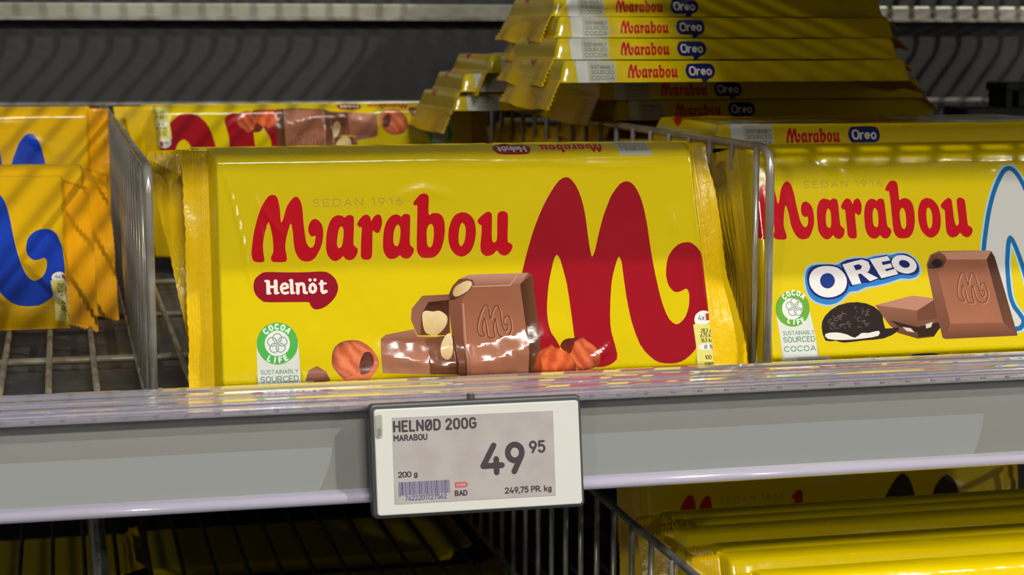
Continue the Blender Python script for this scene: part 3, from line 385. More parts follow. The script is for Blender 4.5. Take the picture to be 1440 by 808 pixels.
def fit(loop, box):
    L = np.array(loop); lo, hi = L.min(0), L.max(0); a, b, c, d = box
    return np.stack([a + (L[:, 0] - lo[0]) / (hi[0] - lo[0]) * (c - a), b + (L[:, 1] - lo[1]) / (hi[1] - lo[1]) * (d - b)], 1)
LETTERS = ('M', 'a1', 'r', 'a2', 'b', 'o', 'u')
def lettering(D, part='brand_lettering', f=lambda e: e, n=3):
    return [Layer(part, RED, [f(np.array(l)) for l in D[k]], smooth=n) for k in LETTERS]
def since(x0, x1, y): return [Layer('year_lettering', lin(186, 160, 60), strokes=text_strokes('SEDAN 1916', x0, y, 2.7, x1 - x0, .42), r=.2)]
def seal(D, cx, cy, rx, ry, y1, y2, y3, x0, x1, part='cocoa_seal', green=GREEN):
    G = lin(112, 150, 124); out = [Layer(part, PALE, D['panel'], smooth=1), Layer(part, green, D['seal'], smooth=1), Layer(part, lin(226, 230, 220), D['sealin'], smooth=1)]
    out.append(Layer(part, lin(232, 238, 226), strokes=arc_text('COCOA', cx, cy, ry * .80, 1.9, 90, -21) + arc_text('LIFE', cx, cy, ry * .80, 1.9, -90, 19, True), r=.28))
    st = []
    for k in range(5):
        a = math.radians(90 + 72 * k); st.append(arc(cx + 2.15 * math.cos(a), cy + 2.15 * math.sin(a), 1.75, 1.75, math.degrees(a) - 150, math.degrees(a) + 150, 8))
        st.append([(cx + .3 * math.cos(a + .6), cy + .3 * math.sin(a + .6)), (cx + 1.5 * math.cos(a + .2), cy + 1.5 * math.sin(a + .2))])
    out.append(Layer(part, lin(140, 152, 140), strokes=st, r=.2))
    for t, y, h, r in (('SUSTAINABLY', y1, 1.55, .15), ('SOURCED', y2, 2.0, .22), ('COCOA', y3, 2.0, .22)):
        out.append(Layer(part, G, strokes=text_strokes(t, x0, y, h, x1 - x0, .26), r=r))
    return out
def swirl_mark(D, box, part):
    L = fit(smooth_loop(D['bigM'][0], 2), box)
    return [Layer(part, lin(188, 130, 100), strokes=outline(L + [.45, -.35], 0), r=.22), Layer(part, lin(104, 56, 36), strokes=outline(L, 0), r=.22)]
C_FACE, C_TOP, C_SIDE, C_LEFT = lin(158, 98, 68), lin(182, 128, 104), lin(84, 50, 24), lin(128, 76, 54)
def nut_art():
    D, p = MAIN, 'chocolate_picture'; B = lin(150, 96, 70)
    out = [Layer(p, C_LEFT, D['choc_body'], smooth=1, shade=grad(lin(110, 62, 42), lin(136, 84, 62))), Layer(p, C_SIDE, D['choc_side'], smooth=1, shade=grad(lin(70, 40, 22), lin(110, 70, 46), 0)),
           Layer(p, C_FACE, D['choc_face'], smooth=1, shade=grad(lin(172, 112, 84), lin(146, 90, 64), 1, .08, 9)), Layer(p, C_TOP, D['choc_top'], smooth=1, shade=grad(lin(150, 100, 78), lin(186, 138, 116), 1)),
           Layer(p, lin(196, 146, 122), strokes=[[(-3.2, 33.5), (-2.6, 20), (-1.9, 4)], [(-1.5, 40.3), (16, 40.3), (19.4, 44.6)]], r=.22),
           Layer(p, lin(92, 52, 32), D['choc_bite'], smooth=2, shade=grad(lin(76, 40, 24), lin(120, 74, 50), 1, .4, 1.5)), Layer(p, CREAM, D['choc_nut'], shade=grad(lin(196, 160, 104), lin(226, 200, 150), 0))]
    out += swirl_mark(D, (2.4, 19.5, 16.2, 32.8), p)
    out += [Layer(p, B, D['low_top'], smooth=1, shade=grad(lin(142, 92, 70), lin(166, 116, 92))), Layer(p, B, D['low_front'], smooth=1, shade=grad(lin(188, 130, 100), lin(140, 84, 60))), Layer(p, B, D['low_side'], smooth=1, shade=grad(lin(128, 76, 54), lin(96, 56, 38), 0)),
            Layer(p, B, D['small_body'], smooth=1, shade=grad(lin(150, 98, 76), lin(124, 78, 58), 0)), Layer(p, lin(76, 38, 22), D['small_dark'], smooth=1, shade=grad(lin(110, 62, 44), lin(60, 28, 16), 1, .3, 2)),
            Layer(p, CREAM, D['small_nut'], shade=grad(lin(206, 172, 112), lin(232, 208, 156), 1, .1, 2)), Layer(p, CREAM, D['half_nut'], shade=grad(lin(196, 160, 104), lin(236, 214, 166), 1, .1, 2)), Layer(p + '#chip', B, D['chip'], smooth=1, shade=grad(lin(100, 56, 40), lin(164, 104, 78), 1, .5, 1.6))]
    h = 'hazelnut_picture'; a, b = lin(176, 56, 26), lin(238, 124, 76)
    out += [Layer(h + '#2', a, D['nut2'], shade=nutskin(a, b, .5)), Layer(h + '#2', a, D['nut2d'], shade=grad(lin(120, 44, 22), lin(92, 34, 20), 1, .5, 2)), Layer(h, a, D['nut1'], shade=nutskin(lin(190, 62, 24), lin(244, 122, 66), -.2)),
            Layer(h + '#3', a, D['nut3'], shade=nutskin(lin(196, 78, 44), lin(240, 140, 96), .6)), Layer(h + '#3', a, D['nut3s'], shade=grad(lin(232, 130, 84), lin(206, 104, 66))), Layer(h + '#3', a, D['nut3d'], smooth=2, shade=grad(lin(120, 66, 44), lin(90, 48, 34), 1, .5, 1.6))]
    return out
def nutrition():
    D, p = MAIN, 'nutrition_mark'; W = lin(240, 240, 232); K = lin(60, 50, 34); Yl = lin(232, 222, 120)
    out = [Layer(p, Yl, D['tagbody'], smooth=1), Layer(p, W, D['tagtop'], smooth=2), Layer(p, W, D['tagmid'], smooth=2), Layer(p, lin(176, 60, 44), D['tagred'], smooth=1)]
    st = text_strokes('4x', 94.6, 23.6, 2.2, 2.5)
    for t, x, y, w in (('28,3 g', 95.6, 18.6, 4.2), ('675 kJ', 95.4, 16.6, 5), ('163 kcal', 95.6, 14.6, 6), ('8 %', 97.0, 11.9, 3.6), ('100 g', 97.2, 7.6, 4.2), ('2282 kJ', 97.0, 4.8, 5.6)):
        st += text_strokes(t, x, y, 1.5, w)
    return out + [Layer(p, K, strokes=st, r=.14)]
def edge_print(spec, dark, word, top):
    """brand band along the bottom (or, upside down, the top) bevel of the bar"""
    T, H, v0 = spec['T'], spec['H'], spec['v0']; e = spec['e'][0 if top else 1]
    def h2v(y):                      # y: 0 base .. 1 face edge along the rise
        t = np.clip(1 - (1 - np.clip(y, 0, 1)) ** .62, 0, 1); return (H - e * t) if top else (v0 + e * t)
    sg = -1 if top else 1
    def f(e_):                       # e_ in (u from left of band, 0..1)
        e_ = np.array(e_, float); return np.stack([sg * e_[:, 0], h2v(e_[:, 1])], 1)
    M0 = np.concatenate([np.array(l) for k in LETTERS for l in MAIN[k]]); lo, hi = M0.min(0), M0.max(0)
    def nm(l): l = smooth_loop(l, 2); return np.stack([-57 + (l[:, 0] - lo[0]) / (hi[0] - lo[0]) * 26, .18 + (l[:, 1] - lo[1]) / (hi[1] - lo[1]) * .66], 1)
    p = 'edge_print#' + ('top' if top else 'bottom'); box = lambda a, b, c, d, n=12: [(a + (c - a) * i / n, b) for i in range(n + 1)] + [(c - (c - a) * i / n, d) for i in range(n + 1)]
    out = [Layer(p, lin(190, 190, 172), [f(box(-77, .02, -63, .98))], smooth=1)]
    def txt(s, x, y, h, w, r, col):
        return Layer(p, col, strokes=text_strokes(s, x, y, h, w), r=r)
    for s, y, w in (('SUSTAINABLY', .62, 11.5), ('SOURCED', .38, 11.5), ('COCOA', .12, 11.5)):
        L = Layer(p, lin(130, 134, 118), strokes=[[(a, b * 10) for a, b in q] for q in text_strokes(s, -76 + .4, y, .16, w)], r=.18)
        out.append(L.moved(lambda q: f(q * [1, .1])))
    out += [Layer(p, RED, [f(nm(l)) for l in MAIN[k]], smooth=1) for k in LETTERS]
    bx = [(-27, .5), (-26, .78), (-24, .88), (-15, .88), (-12.4, .78), (-11.4, .5), (-12.4, .24), (-15, .12), (-16.4, .0), (-18.4, .02), (-19, .14), (-24, .14), (-26, .24)]
    out.append(Layer(p, dark, [f(smooth_loop(bx, 3))], smooth=1))
    ts = [[(a, b * 10) for a, b in q] for q in text_strokes(word, -25 + .3, .33, .38, 11.2)]
    out.append(Layer(p, lin(226, 222, 210), strokes=ts, r=.42).moved(lambda q: f(q * [1, .1])))
    return out

NUT_SPEC = dict(uL=-101.0, uR=lambda v: 104 - 8.6 * v / 90.0, v0=0.6, H=97.0, T=10.0, e=(6.5, 5.5, 3.2, 2.6), amp=.42, seed=1.7, step=1.25,
    creases=[([(-42, 15.5), (-30, 13), (-14, 9.5), (6, 10.0), (20, 14), (33, 21.5)], 7.6, -3.0),
             ([(-83, 78), (-82, 60), (-81, 47)], 1.0, .55), ([(-83, 76), (-78, 68), (-74, 62)], 1.3, .6), ([(-96, 90), (-92.5, 76), (-89, 60), (-86.5, 44)], .9, .55),
             ([(-30, 76), (-18, 79), (-6, 76)], 2.2, .5), ([(-6, 88), (30, 89), (60, 87), (92, 88.5)], 1.6, .45), ([(46, 8), (54, 12), (58, 16)], 1.6, .8), ([(92, 88), (95, 60), (99.5, 12)], .9, .5),
             ([(84, 70), (85, 58)], 1.6, .4), ([(-48, 48), (-10, 51), (30, 50)], 3.0, .25)])
OREO_SPEC = dict(uL=-91.5, uR=lambda v: 94.0 + 0 * v, v0=3.2, H=100.6, T=10.4, e=(9.5, 3.6, 3.2, 2.8), amp=.28, seed=6.1, step=1.5,
    creases=[([(-70, 92), (-60, 88), (-52, 80)], 3.0, .7), ([(-40, 86), (0, 89), (60, 87)], 1.6, .4), ([(-84, 92), (-82, 70)], 2.4, .6), ([(-48, 88), (-44, 82)], 2.2, .5), ([(15, 84), (24, 86)], 1.6, .4), ([(-60, 99), (-10, 98.2), (60, 98.8)], 1.2, .5)])
PLAIN_SPEC = dict(NUT_SPEC, uR=lambda v: 101.0 + 0 * v, seed=11.3, step=1.7, amp=.55, creases=[([(-60, 86), (0, 89), (70, 86)], 2.0, .5), ([(60, 80), (80, 70)], 3, .6), ([(-70, 30), (-20, 26)], 3, .5)])

def bar_root(name, label, loc=(0, 0, 0), rot=(0, 0, 0), group=None): return thing(name, label, 'chocolate bar', loc, rot, group)
def stand(Xc, Yface, lean_deg, T, Z=0.0, yaw=0.0, flip=None):
    """location and rotation of a bar whose face plane meets the floor at Yface, leaning back"""
    t = math.radians(lean_deg); R = Matrix.Rotation(yaw, 4, 'Z') @ Matrix.Rotation(-t, 4, 'X')
    p = Vector((Xc, Yface + T / 1000 * math.cos(t), Z - T / 1000 * math.sin(t)))
    if flip:                        # upside down: turned half round in the plane of its face
        R = R @ Matrix.Rotation(math.pi, 4, 'Y'); p = p + Vector((0, math.sin(t), math.cos(t))) * (flip / 1000)
    return p, R.to_euler()
def lie(Xc, Yfront, Z, yaw=0.0): return Vector((Xc, Yfront, Z)), (Matrix.Rotation(yaw, 4, 'Z') @ Matrix.Rotation(-math.pi / 2, 4, 'X')).to_euler()

# ================================================================ structure of the shelving
PITCH = 0.0188
# back panel of the gondola
b = MB(); b.box(-0.5, 1.5, 0.74, 0.755, -0.6, 0.75)
o = b.obj('wall_back', M_panel); o['kind'] = 'structure'; o['label'] = 'dark grey metal back panel of the shelving'
# horizontal support beam near the top of the frame
t = thing('support_beam', 'pale grey horizontal steel beam across the dark back panel under the upper shelf', 'beam', (0.5, 0.734, 0.1525))
b = MB(); b.box(-0.9, 0.9, -0.006, 0.006, 0.0, 0.011); bevel(b.obj('beam', M_beam, t), 0.0015)
b = MB(); b.box(-0.9, 0.9, -0.0072, -0.0050, -0.0014, 0.001); b.obj('lower_lip', M_wire, t)

def wire_deck(t, x0, x1, y0, y1, r, m, cross, upstand=0.0):
    """lengthwise wires, each a part sharing one mesh, over a few cross bars"""
    n = int((x1 - x0) / PITCH); proto = None
    pts = [(0, y0, 0), (0, y1, 0)] if not upstand else bend([(0, y0, 0), (0, y1, 0), (0, y1, upstand)], 0.007, 4)
    for i in range(n + 1):
        if proto is None: b = MB(); b.tube(pts, r, 8); o = proto = b.obj('wire', m, t, True)
        else: o = proto.copy(); COL.objects.link(o)
        o.location = (x0 + i * PITCH, 0, 0)
    for y in cross:
        b = MB(); b.tube([(x0 - .004, y, -r - .0016), (x1 + .004, y, -r - .0016)], .0018, 8); b.obj('cross_bar', m, t, True)

# middle shelf (the one with the big bar)
shelf = thing('wire_shelf', 'middle wire shelf with grey deck, holding the large bars behind the grey price rail', 'shelf', (0, 0, -0.0016))
wire_deck(shelf, -0.2332, 0.62, 0.012, 0.70, 0.0014, M_wire_floor, (0.03, 0.159, 0.292, 0.4245, 0.56, 0.69))
b = MB(); b.box(-0.26, 0.80, 0.016, 0.72, -0.0125, -0.0088); b.obj('deck_panel', M_deck, shelf)
for x in (-0.055, 0.235, 0.525):
    b = MB(); b.box(x - .012, x + .012, 0.02, 0.735, -0.030, -0.0127); bevel(b.obj('bracket_arm', M_wire_dark, shelf), .002)
# lower shelf
low = thing('wire_shelf', 'lower open wire shelf of dull wires running back into the dark below the price rail', 'shelf', (0, 0, -0.1746))
wire_deck(low, -0.0875, 0.62, -0.06, 0.70, 0.0014, M_wire_dark, (-0.05, 0.62))
b = MB(); b.box(-0.16, 0.80, 0.25, 0.72, -0.0445, -0.0405); b.obj('stock_deck', M_black, low)
# upper shelf, above the frame: its wires throw the striped shade on the panel and the bars
up = thing('wire_shelf', 'upper wire shelf just above the top of the picture, its wires shading the back panel', 'shelf', (0, 0, 0.19))
wire_deck(up, -0.30, 1.10, -0.045, 0.672, 0.0023, M_wire, (-0.03, 0.2, 0.45), 0.07)

# price rail clipped on the front of the middle shelf
rail = thing('price_rail', 'long grey price rail with clear plastic lips along the front of the middle shelf', 'price rail', (0, 0, 0))
X0, X1 = -0.26, 0.62
b = MB(); b.prism([(0.0062, 0.000), (0.0005, -0.0318), (0.0035, -0.0322), (0.0095, -0.0008)], X0, X1); b.obj('backing', M_rail, rail)
# lower clear lip: a small rounded bead
pr = [(-0.0020 - .0022 * math.sin(a), -0.0340 + .0022 * math.cos(a)) for a in [math.pi * k / 8 for k in range(9)]]
b = MB(); b.prism([(0.0034, -0.0310), (0.0000, -0.0312)] + pr + [(0.0034, -0.0366)], X0, X1); b.obj('lower_lip', M_clear_low, rail, True)
# upper clear lip: stepped profile with beads so each step catches the light
pr = [(0.0050, -0.0012), (-0.0016, -0.0010), (-0.0030, 0.0002), (-0.0032, 0.0014), (-0.0022, 0.0022), (-0.0012, 0.0026), (-0.0014, 0.0034), (-0.0004, 0.0044), (0.0012, 0.0047), (0.0030, 0.0050), (0.0038, 0.0060),
      (0.0054, 0.0066), (0.0078, 0.0068), (0.0092, 0.0076), (0.0110, 0.0082), (0.0136, 0.0080), (0.0146, 0.0066), (0.0136, 0.0020), (0.0092, -0.0006)]
b = MB(); b.prism(pr, X0, X1); o = b.obj('upper_lip', M_clear, rail); bevel(o, .0004)
b = MB()
for i in range(79):
    x = X0 + .005 + i * .0110; b.box(x - .0009, x + .0009, -0.00345, -0.0028, 0.0006, 0.00125)
o = b.obj('lip_notch', M_tick, rail); o['kind'] = 'stuff'
# two lighter grey strips on the rail face, right ends curved
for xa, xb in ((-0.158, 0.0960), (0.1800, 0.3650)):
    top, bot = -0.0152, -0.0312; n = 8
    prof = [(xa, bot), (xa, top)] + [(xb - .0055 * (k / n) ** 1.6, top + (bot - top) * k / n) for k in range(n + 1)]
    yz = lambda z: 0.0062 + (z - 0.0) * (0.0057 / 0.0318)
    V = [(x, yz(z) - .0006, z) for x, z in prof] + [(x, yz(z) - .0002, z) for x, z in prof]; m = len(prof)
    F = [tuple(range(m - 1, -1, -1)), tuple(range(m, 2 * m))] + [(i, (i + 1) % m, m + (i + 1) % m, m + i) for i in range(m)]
    o = new_mesh('rail_strip', V, F, M_strip, rail); o['label'] = 'lighter grey strip with a curved end'

dup(rail, (-0.16, -0.058, 0.1885), (0, 0, 0), 'upper grey price rail with clear lips just above the top of the picture')
for c in [o for o in COL.objects if o.parent and o.parent.location.z > .18 and o.parent.name.startswith('price_rail')]: c.scale.x = 1.9

# wire dividers
def divider(label, X, yf, yb, top, z0, m, first, pitch=0.0285, group=None, rf=.0018, rw=.00135):
    t = thing('wire_divider', label, 'wire divider', (X, yf, z0), (0, 0, 0), group)
    h = top - z0; L = yb - yf
    b = MB(); b.tube(bend([(0, 0, 0), (0, 0, h), (0, L, h), (0, L, 0)], .010, 6), rf, 10); b.obj('frame', m, t, True)
    b = MB(); b.tube([(0, 0, .0022), (0, L, .0022)], rf * .9, 8); b.obj('foot_rail', m, t, True)
    y = first - yf; proto = None
    while y < L - .008:
        if proto is None: b = MB(); b.tube([(0, 0, .002), (0, 0, h)], rw, 8); o = proto = b.obj('wire', m, t, True)
        else: o = proto.copy(); COL.objects.link(o)
        o.location = (-rw - .0004, y, 0); y += pitch
    b = MB(); b.tube([(-.0035, .0025, .0020), (.0035, .0025, .0020)], .0022, 8); b.obj('foot_clip', M_wire, t, True)
    return t
divider('tall zinc wire divider left of the big hazelnut bar', 0.0318, 0.0330, 0.735, 0.0890, 0.0, M_wire, 0.0475, .0285)
divider('zinc wire divider right of the big hazelnut bar with the stack of bars above it', 0.2812, 0.0318, 0.665, 0.0928, 0.0, M_wire, 0.0430)
divider('right-hand lower wire divider running forward below the price tag', 0.2492, 0.010, 0.56, -0.0825, -0.1724, M_wire, 0.0225)
divider('lower wire divider seen end on below the left end of the price rail', 0.0125, 0.010, 0.60, -0.0825, -0.1724, M_wire, 0.0225)
divider('far lower wire divider at the right edge of the picture below the price rail', 0.5020, 0.020, 0.56, -0.0825, -0.1724, M_wire_dark, 0.0325)
# back guard rail along the rear of the middle shelf
t = thing('back_guard', 'thin zinc wire guard rail along the rear of the middle shelf before the dark panel', 'guard rail', (0, 0.712, 0))
b = MB(); b.tube([(-0.26, 0, 0.0905), (0.90, 0, 0.0875)], 0.0021, 10); b.obj('top_rail', M_wire, t, True)
proto = None
for i in range(26):
    if proto is None: b = MB(); b.tube([(0, .0030, -0.002), (0, .0030, 0.089)], .0011, 8); o = proto = b.obj('wire', M_wire_dark, t, True)
    else: o = proto.copy(); COL.objects.link(o)
    o.location = (-0.15 + i * .040, 0, 0)
# black comb-like clip at the right edge
t = thing('shelf_clip', 'black plastic toothed clip at the right edge behind the stack of bars', 'clip', (0.655, 0.50, 0.0))
b = MB(); b.box(-.046, .12, 0, .035, 0.0, .0905); bevel(b.obj('body', M_black, t), .002)
b = MB(); b.box(-.016, .12, 0, .03, .101, .1075); bevel(b.obj('top_bar', M_black, t), .0015)
for k in range(8):
    b = MB(); b.box(-.014 + k * .0095, -.0095 + k * .0095, .002, .028, .0905, .101); b.obj('tooth', M_black, t)

# ================================================================ electronic price tag
tag = thing('price_tag', 'white electronic price tag in a dark grey frame clipped to the price rail', 'price tag', (0.1515, -0.0085, 0.0), (math.radians(-10), 0, 0))
def rrect(x0, z0, x1, z1, r, n=5):
    out = []
    for cx, cz, a in ((x1 - r, z1 - r, 0), (x0 + r, z1 - r, 90), (x0 + r, z0 + r, 180), (x1 - r, z0 + r, 270)):
        out += [(cx + r * math.cos(math.radians(a + 90 * k / n)), cz + r * math.sin(math.radians(a + 90 * k / n))) for k in range(n + 1)]
    return out
def slab(name, poly, ya, yb, m, parent, bev=0.0):
    V = [(x / 1000, ya, z / 1000) for x, z in poly] + [(x / 1000, yb, z / 1000) for x, z in poly]; n = len(poly)
    F = [tuple(range(n)), tuple(range(2 * n - 1, n - 1, -1))] + [(i, n + i, n + (i + 1) % n, (i + 1) % n) for i in range(n)]
    o = new_mesh(name, V, F, m, parent)
    if bev: bevel(o, bev, 3)
    return o
slab('housing', rrect(-43.2, -39.9, 38.5, 2.9, 2.2), 0.0, 0.0065, M_house, tag, .0012)
slab('bezel', rrect(-41.6, -38.7, 37.2, .7, 1.2), -0.0010, 0.001, M_bezel, tag, .0005)
scr = slab('screen', [(-35.0, -34.8), (26.8, -34.95), (27.1, -2.9), (-34.8, -2.65)], -0.0012, -0.0009, M_screen, tag)
lens = slab('status_lens', rrect(-41.2, -10.0, -38.6, -1.2, 1.0), -0.0016, -0.0009, M_lens, tag, .0003); lens['label'] = 'small clear status light window'
slab('lens_seat', rrect(-40.5, -9.2, -39.3, -6.2, .5), -0.00175, -0.0015, M_rail, tag)
slab('hanger', rrect(-5.0, 2.6, -2.6, 5.0, .4), 0.0005, 0.0045, M_house, tag, .0003)
def flat_strokes(name, items, m, parent, y):
    """strokes unioned into one thin flat print"""
    pts, edges, loops = [], [], []
    for st, r in items:
        for a, b_ in zip(st[:-1], st[1:]):
            c = capsule(a, b_, r, 6 if r > .5 else 3); i0 = len(pts); pts += c; n = len(c); edges += [(i0 + k, i0 + (k + 1) % n) for k in range(n)]; loops.append(np.array(c))
    V, _, F, _, _, _ = delaunay_2d_cdt([Vector(p) for p in pts], edges, [], 0, 1e-4)
    P = np.array([(p.x, p.y) for p in V]); F = [f for f in F if len(f) == 3]; cen = P[np.array(F)].mean(1); keep = np.zeros(len(F), bool)
    for L in loops:
        k = np.all((cen >= L.min(0)) & (cen <= L.max(0)), 1)
        if k.any():
            Q = cen[k]; a = L; b_ = np.roll(L, -1, 0); x, yy = Q[:, 0][:, None], Q[:, 1][:, None]
            c = ((a[:, 1] > yy) != (b_[:, 1] > yy)) & (x < (b_[:, 0] - a[:, 0]) * (yy - a[:, 1]) / np.where(b_[:, 1] == a[:, 1], 1e-12, b_[:, 1] - a[:, 1]) + a[:, 0]); keep[k] |= c.sum(1) % 2 == 1
    return new_mesh(name, [(p[0] / 1000, y, p[1] / 1000) for p in P], [f for f, k in zip(F, keep) if k], m, parent)
YS = -0.00126
def tl(txt, x, z, h, w, r, sp=.22): return [(s, r) for s in text_strokes(txt, x, z, h, w, sp)]
flat_strokes('product_name', tl('HELN\u00d8D 200G', -34.2, -7.8, 3.6, 31.0, .42, .34), M_ink, scr, YS)
flat_strokes('maker_name', tl('MARABOU', -34.3, -11.3, 1.95, 12.3, .26, .3), M_ink, scr, YS)
p4 = [[(3.4, -14.9), (-.9, -22.4), (6.3, -22.4)], [(4.2, -20.0), (4.2, -25.0)]]
p9 = [arc(11.5, -17.9, 2.75, 3.0, -40, 320, 18), [(14.0, -19.2), (11.0, -25.0)]]
flat_strokes('price', [(s, 1.12) for s in p4 + p9] + tl('95', 17.5, -18.2, 4.0, 5.6, .45, .28), M_ink, scr, YS)
flat_strokes('weight', tl('200 g', -33.2, -24.8, 1.8, 6.9, .24, .2), M_ink, scr, YS)
flat_strokes('unit_price', tl('249,75 PR. kg', 7.2, -33.0, 1.95, 17.8, .25, .24), M_ink, scr, YS)
flat_strokes('shelf_code', tl('BAD', -12.0, -32.8, 1.7, 4.4, .25, .26), M_ink, scr, YS)
flat_strokes('barcode_number', tl('7622201727562', -31.0, -33.5, 1.6, 15.6, .17, .25), M_inkblue, scr, YS)
bars_w = [1, 2, 4, 1, 2, 1, 1, 3, 1, 2, 2, 1, 1, 1, 3, 2, 1, 1, 2, 3, 1, 1, 2, 1, 1, 2, 3, 1, 1, 1, 2, 1, 3, 2, 1, 1]
b = MB(); x = -33.4; un = 19.6 / (sum(bars_w) + len(bars_w) * 1.0)
for k, w in enumerate(bars_w):
    z1 = -26.7; z0 = -31.6 if k not in (0, 1) else -32.0
    b.box(x / 1000, (x + w * un) / 1000, YS, YS + .0001, z0 / 1000, z1 / 1000); x += (w + 1.0) * un
b.obj('barcode', M_inkblue, scr)
flat_strokes('badge_outline', [([(-11.7, -29.6), (-11.7, -28.1), (-8.0, -28.1), (-7.2, -28.85), (-8.0, -29.6), (-11.7, -29.6)], .3), ([(-11.0, -28.85), (-8.8, -28.85)], .12)], M_inkred, scr, YS)

# ================================================================ chocolate bars
BROWNRED = lin(146, 14, 36); NAVY = lin(24, 36, 104)
# -- hazelnut bars
nut = bar_root('chocolate_bar', 'large yellow hazelnut bar with dark red M emblem, foremost above the white price tag')
L = since(-61.5, -26.5, 73.2) + lettering(MAIN)
L += [Layer('flavour_badge', BROWNRED, MAIN['badge'], smooth=3)] + [Layer('flavour_badge', lin(238, 228, 214), strokes=[c], r=w / 2) for w, c in MAIN['helnot']]
L += seal(MAIN, -76.95, 20.7, 7.9, 8.1, 8.9, 5.9, 2.6, -83.6, -69.2)
L += [Layer('big_emblem', lin(158, 14, 30), MAIN['bigM'], smooth=2)] + nut_art() + nutrition()
L += edge_print(NUT_SPEC, BROWNRED, 'Heln\u00f6t', True) + edge_print(NUT_SPEC, BROWNRED, 'Heln\u00f6t', False)
bar_body(nut, NUT_SPEC, L)
fin(nut, NUT_SPEC, -1, 9.4, 9.6, 4, 2.1); fin(nut, NUT_SPEC, 1, 17.6, 9.0, 12, 4.4)
p, r = stand(0.156, 0.028, 6, NUT_SPEC['T']); nut.location = p; nut.rotation_euler = r
GH = 'hazelnut bars in the middle compartment'
p, r = stand(0.1535, 0.0415, 7.0, 10, 0.0, math.radians(.4), 97.4); dup(nut, p, r, 'hazelnut bar directly behind the foremost big bar, its end seal peeking out left', GH)
p, r = stand(0.1600, 0.488, 3, 10, 0.0, math.radians(-.5), 97.6); dup(nut, p, r, 'upside-down hazelnut bar at the back of the middle compartment', GH)
p, r = stand(0.1540, 0.507, 3, 10, 0.0, math.radians(.8), 97.2); dup(nut, p, r, 'hazelnut bar hidden behind the upside-down one at the back of the middle compartment', GH)
nut['group'] = GH

# -- cookie bars
ck = bar_root('chocolate_bar', 'yellow cookie bar with pale blue-edged M emblem, foremost right of the wire divider')
L = since(-66.5, -30.8, 78.5) + lettering(OREO)
L += seal(OREO, -76.2, 27.4, 7.6, 7.8, 15.9, 12.9, 9.0, -82.6, -68.8, green=lin(102, 164, 52))
bm = smooth_loop(OREO['bigM'][0], 2)
L += [Layer('big_emblem', lin(176, 208, 220), [bm], strokes=outline(bm, 0), r=1.9, smooth=1), Layer('big_emblem', lin(16, 112, 168), [bm], strokes=outline(bm, 0), r=1.1, smooth=1)]
Li = Layer('big_emblem', lin(206, 204, 196), [bm], smooth=1)
class Inner(Layer):
    pass
L.append(Li)
L.append(Layer('big_emblem', lin(16, 104, 160), strokes=outline(bm, 0), r=1.0))
q = 'flavour_logo'
L += [Layer(q, lin(170, 190, 206), OREO['logo_light'], smooth=2), Layer(q, lin(40, 122, 190), OREO['logo_blue'], smooth=2), Layer(q, lin(22, 34, 104), OREO['logo_navy1'], smooth=2), Layer(q, lin(22, 34, 104), OREO['logo_navy2'], smooth=2)]
L += [Layer(q, lin(22, 52, 128), [OREO['O1'][1]], smooth=2)] + [Layer(q, lin(232, 226, 222), OREO[k], smooth=s) for k, s in (('O1', 2), ('R', 1), ('Ee', 1), ('O2', 2))]
q = 'chocolate_picture'
L += [Layer(q, C_SIDE, OREO['bit_body'], smooth=1, shade=grad(lin(96, 56, 38), lin(150, 100, 76))), Layer(q, C_TOP, OREO['bit_top'], smooth=1), Layer(q, lin(110, 66, 44), OREO['bit_side'], smooth=1), Layer(q, lin(50, 28, 18), OREO['bit_dark'], smooth=1)]
L += [Layer(q, lin(214, 200, 184), [w], smooth=1) for w in OREO['bit_white']]
L += [Layer(q, C_LEFT, OREO['choc_body'], smooth=1, shade=grad(lin(112, 66, 48), lin(140, 90, 68))), Layer(q, C_SIDE, OREO['choc_side'], smooth=1, shade=grad(lin(110, 70, 50), lin(66, 38, 24), 1)), Layer(q, C_FACE, OREO['choc_face'], smooth=1, shade=grad(lin(164, 104, 76), lin(142, 88, 62), 1, .08, 8)),
      Layer(q, C_TOP, OREO['choc_top'], smooth=1), Layer(q, lin(128, 76, 52), OREO['choc_low'], smooth=1, shade=grad(lin(108, 62, 42), lin(140, 86, 62))), Layer(q, lin(72, 40, 26), OREO['choc_bite'], shade=grad(lin(60, 32, 22), lin(124, 78, 56), 1, .5, 1.5)), Layer(q, lin(34, 22, 20), OREO['choc_crumb'])]
L += swirl_mark(OREO, (-1.6, 26.5, 12.6, 40.0), q)
random.seed(4)
cs = []
for k in range(46):
    x, y = random.uniform(-61, -41), random.uniform(18, 28.2)
    if ((x + 51) / 12) ** 2 + ((y - 17) / 11.4) ** 2 < .92: cs.append(arc(x, y, random.uniform(.5, 1.3), random.uniform(.4, 1.0), random.uniform(0, 180), random.uniform(200, 330), 4))
L += [Layer('cookie_picture', lin(40, 28, 25), OREO['cookie'], smooth=2), Layer('cookie_picture', lin(96, 80, 72), strokes=cs, r=.17), Layer('cookie_picture', lin(228, 222, 210), OREO['cream'], smooth=2)]
L += edge_print(OREO_SPEC, NAVY, 'Oreo', False)
bar_body(ck, OREO_SPEC, L)
fin(ck, OREO_SPEC, -1, 15.0, 14.5, 66, 5.2); fin(ck, OREO_SPEC, 1, 12.0, 12.0, 30, 8.4)
TO = OREO_SPEC['T']
p, r = stand(0.372, 0.030, 18, TO); ck.location = p; ck.rotation_euler = r
GF = 'cookie bars standing in file right of the divider'; ck['group'] = GF
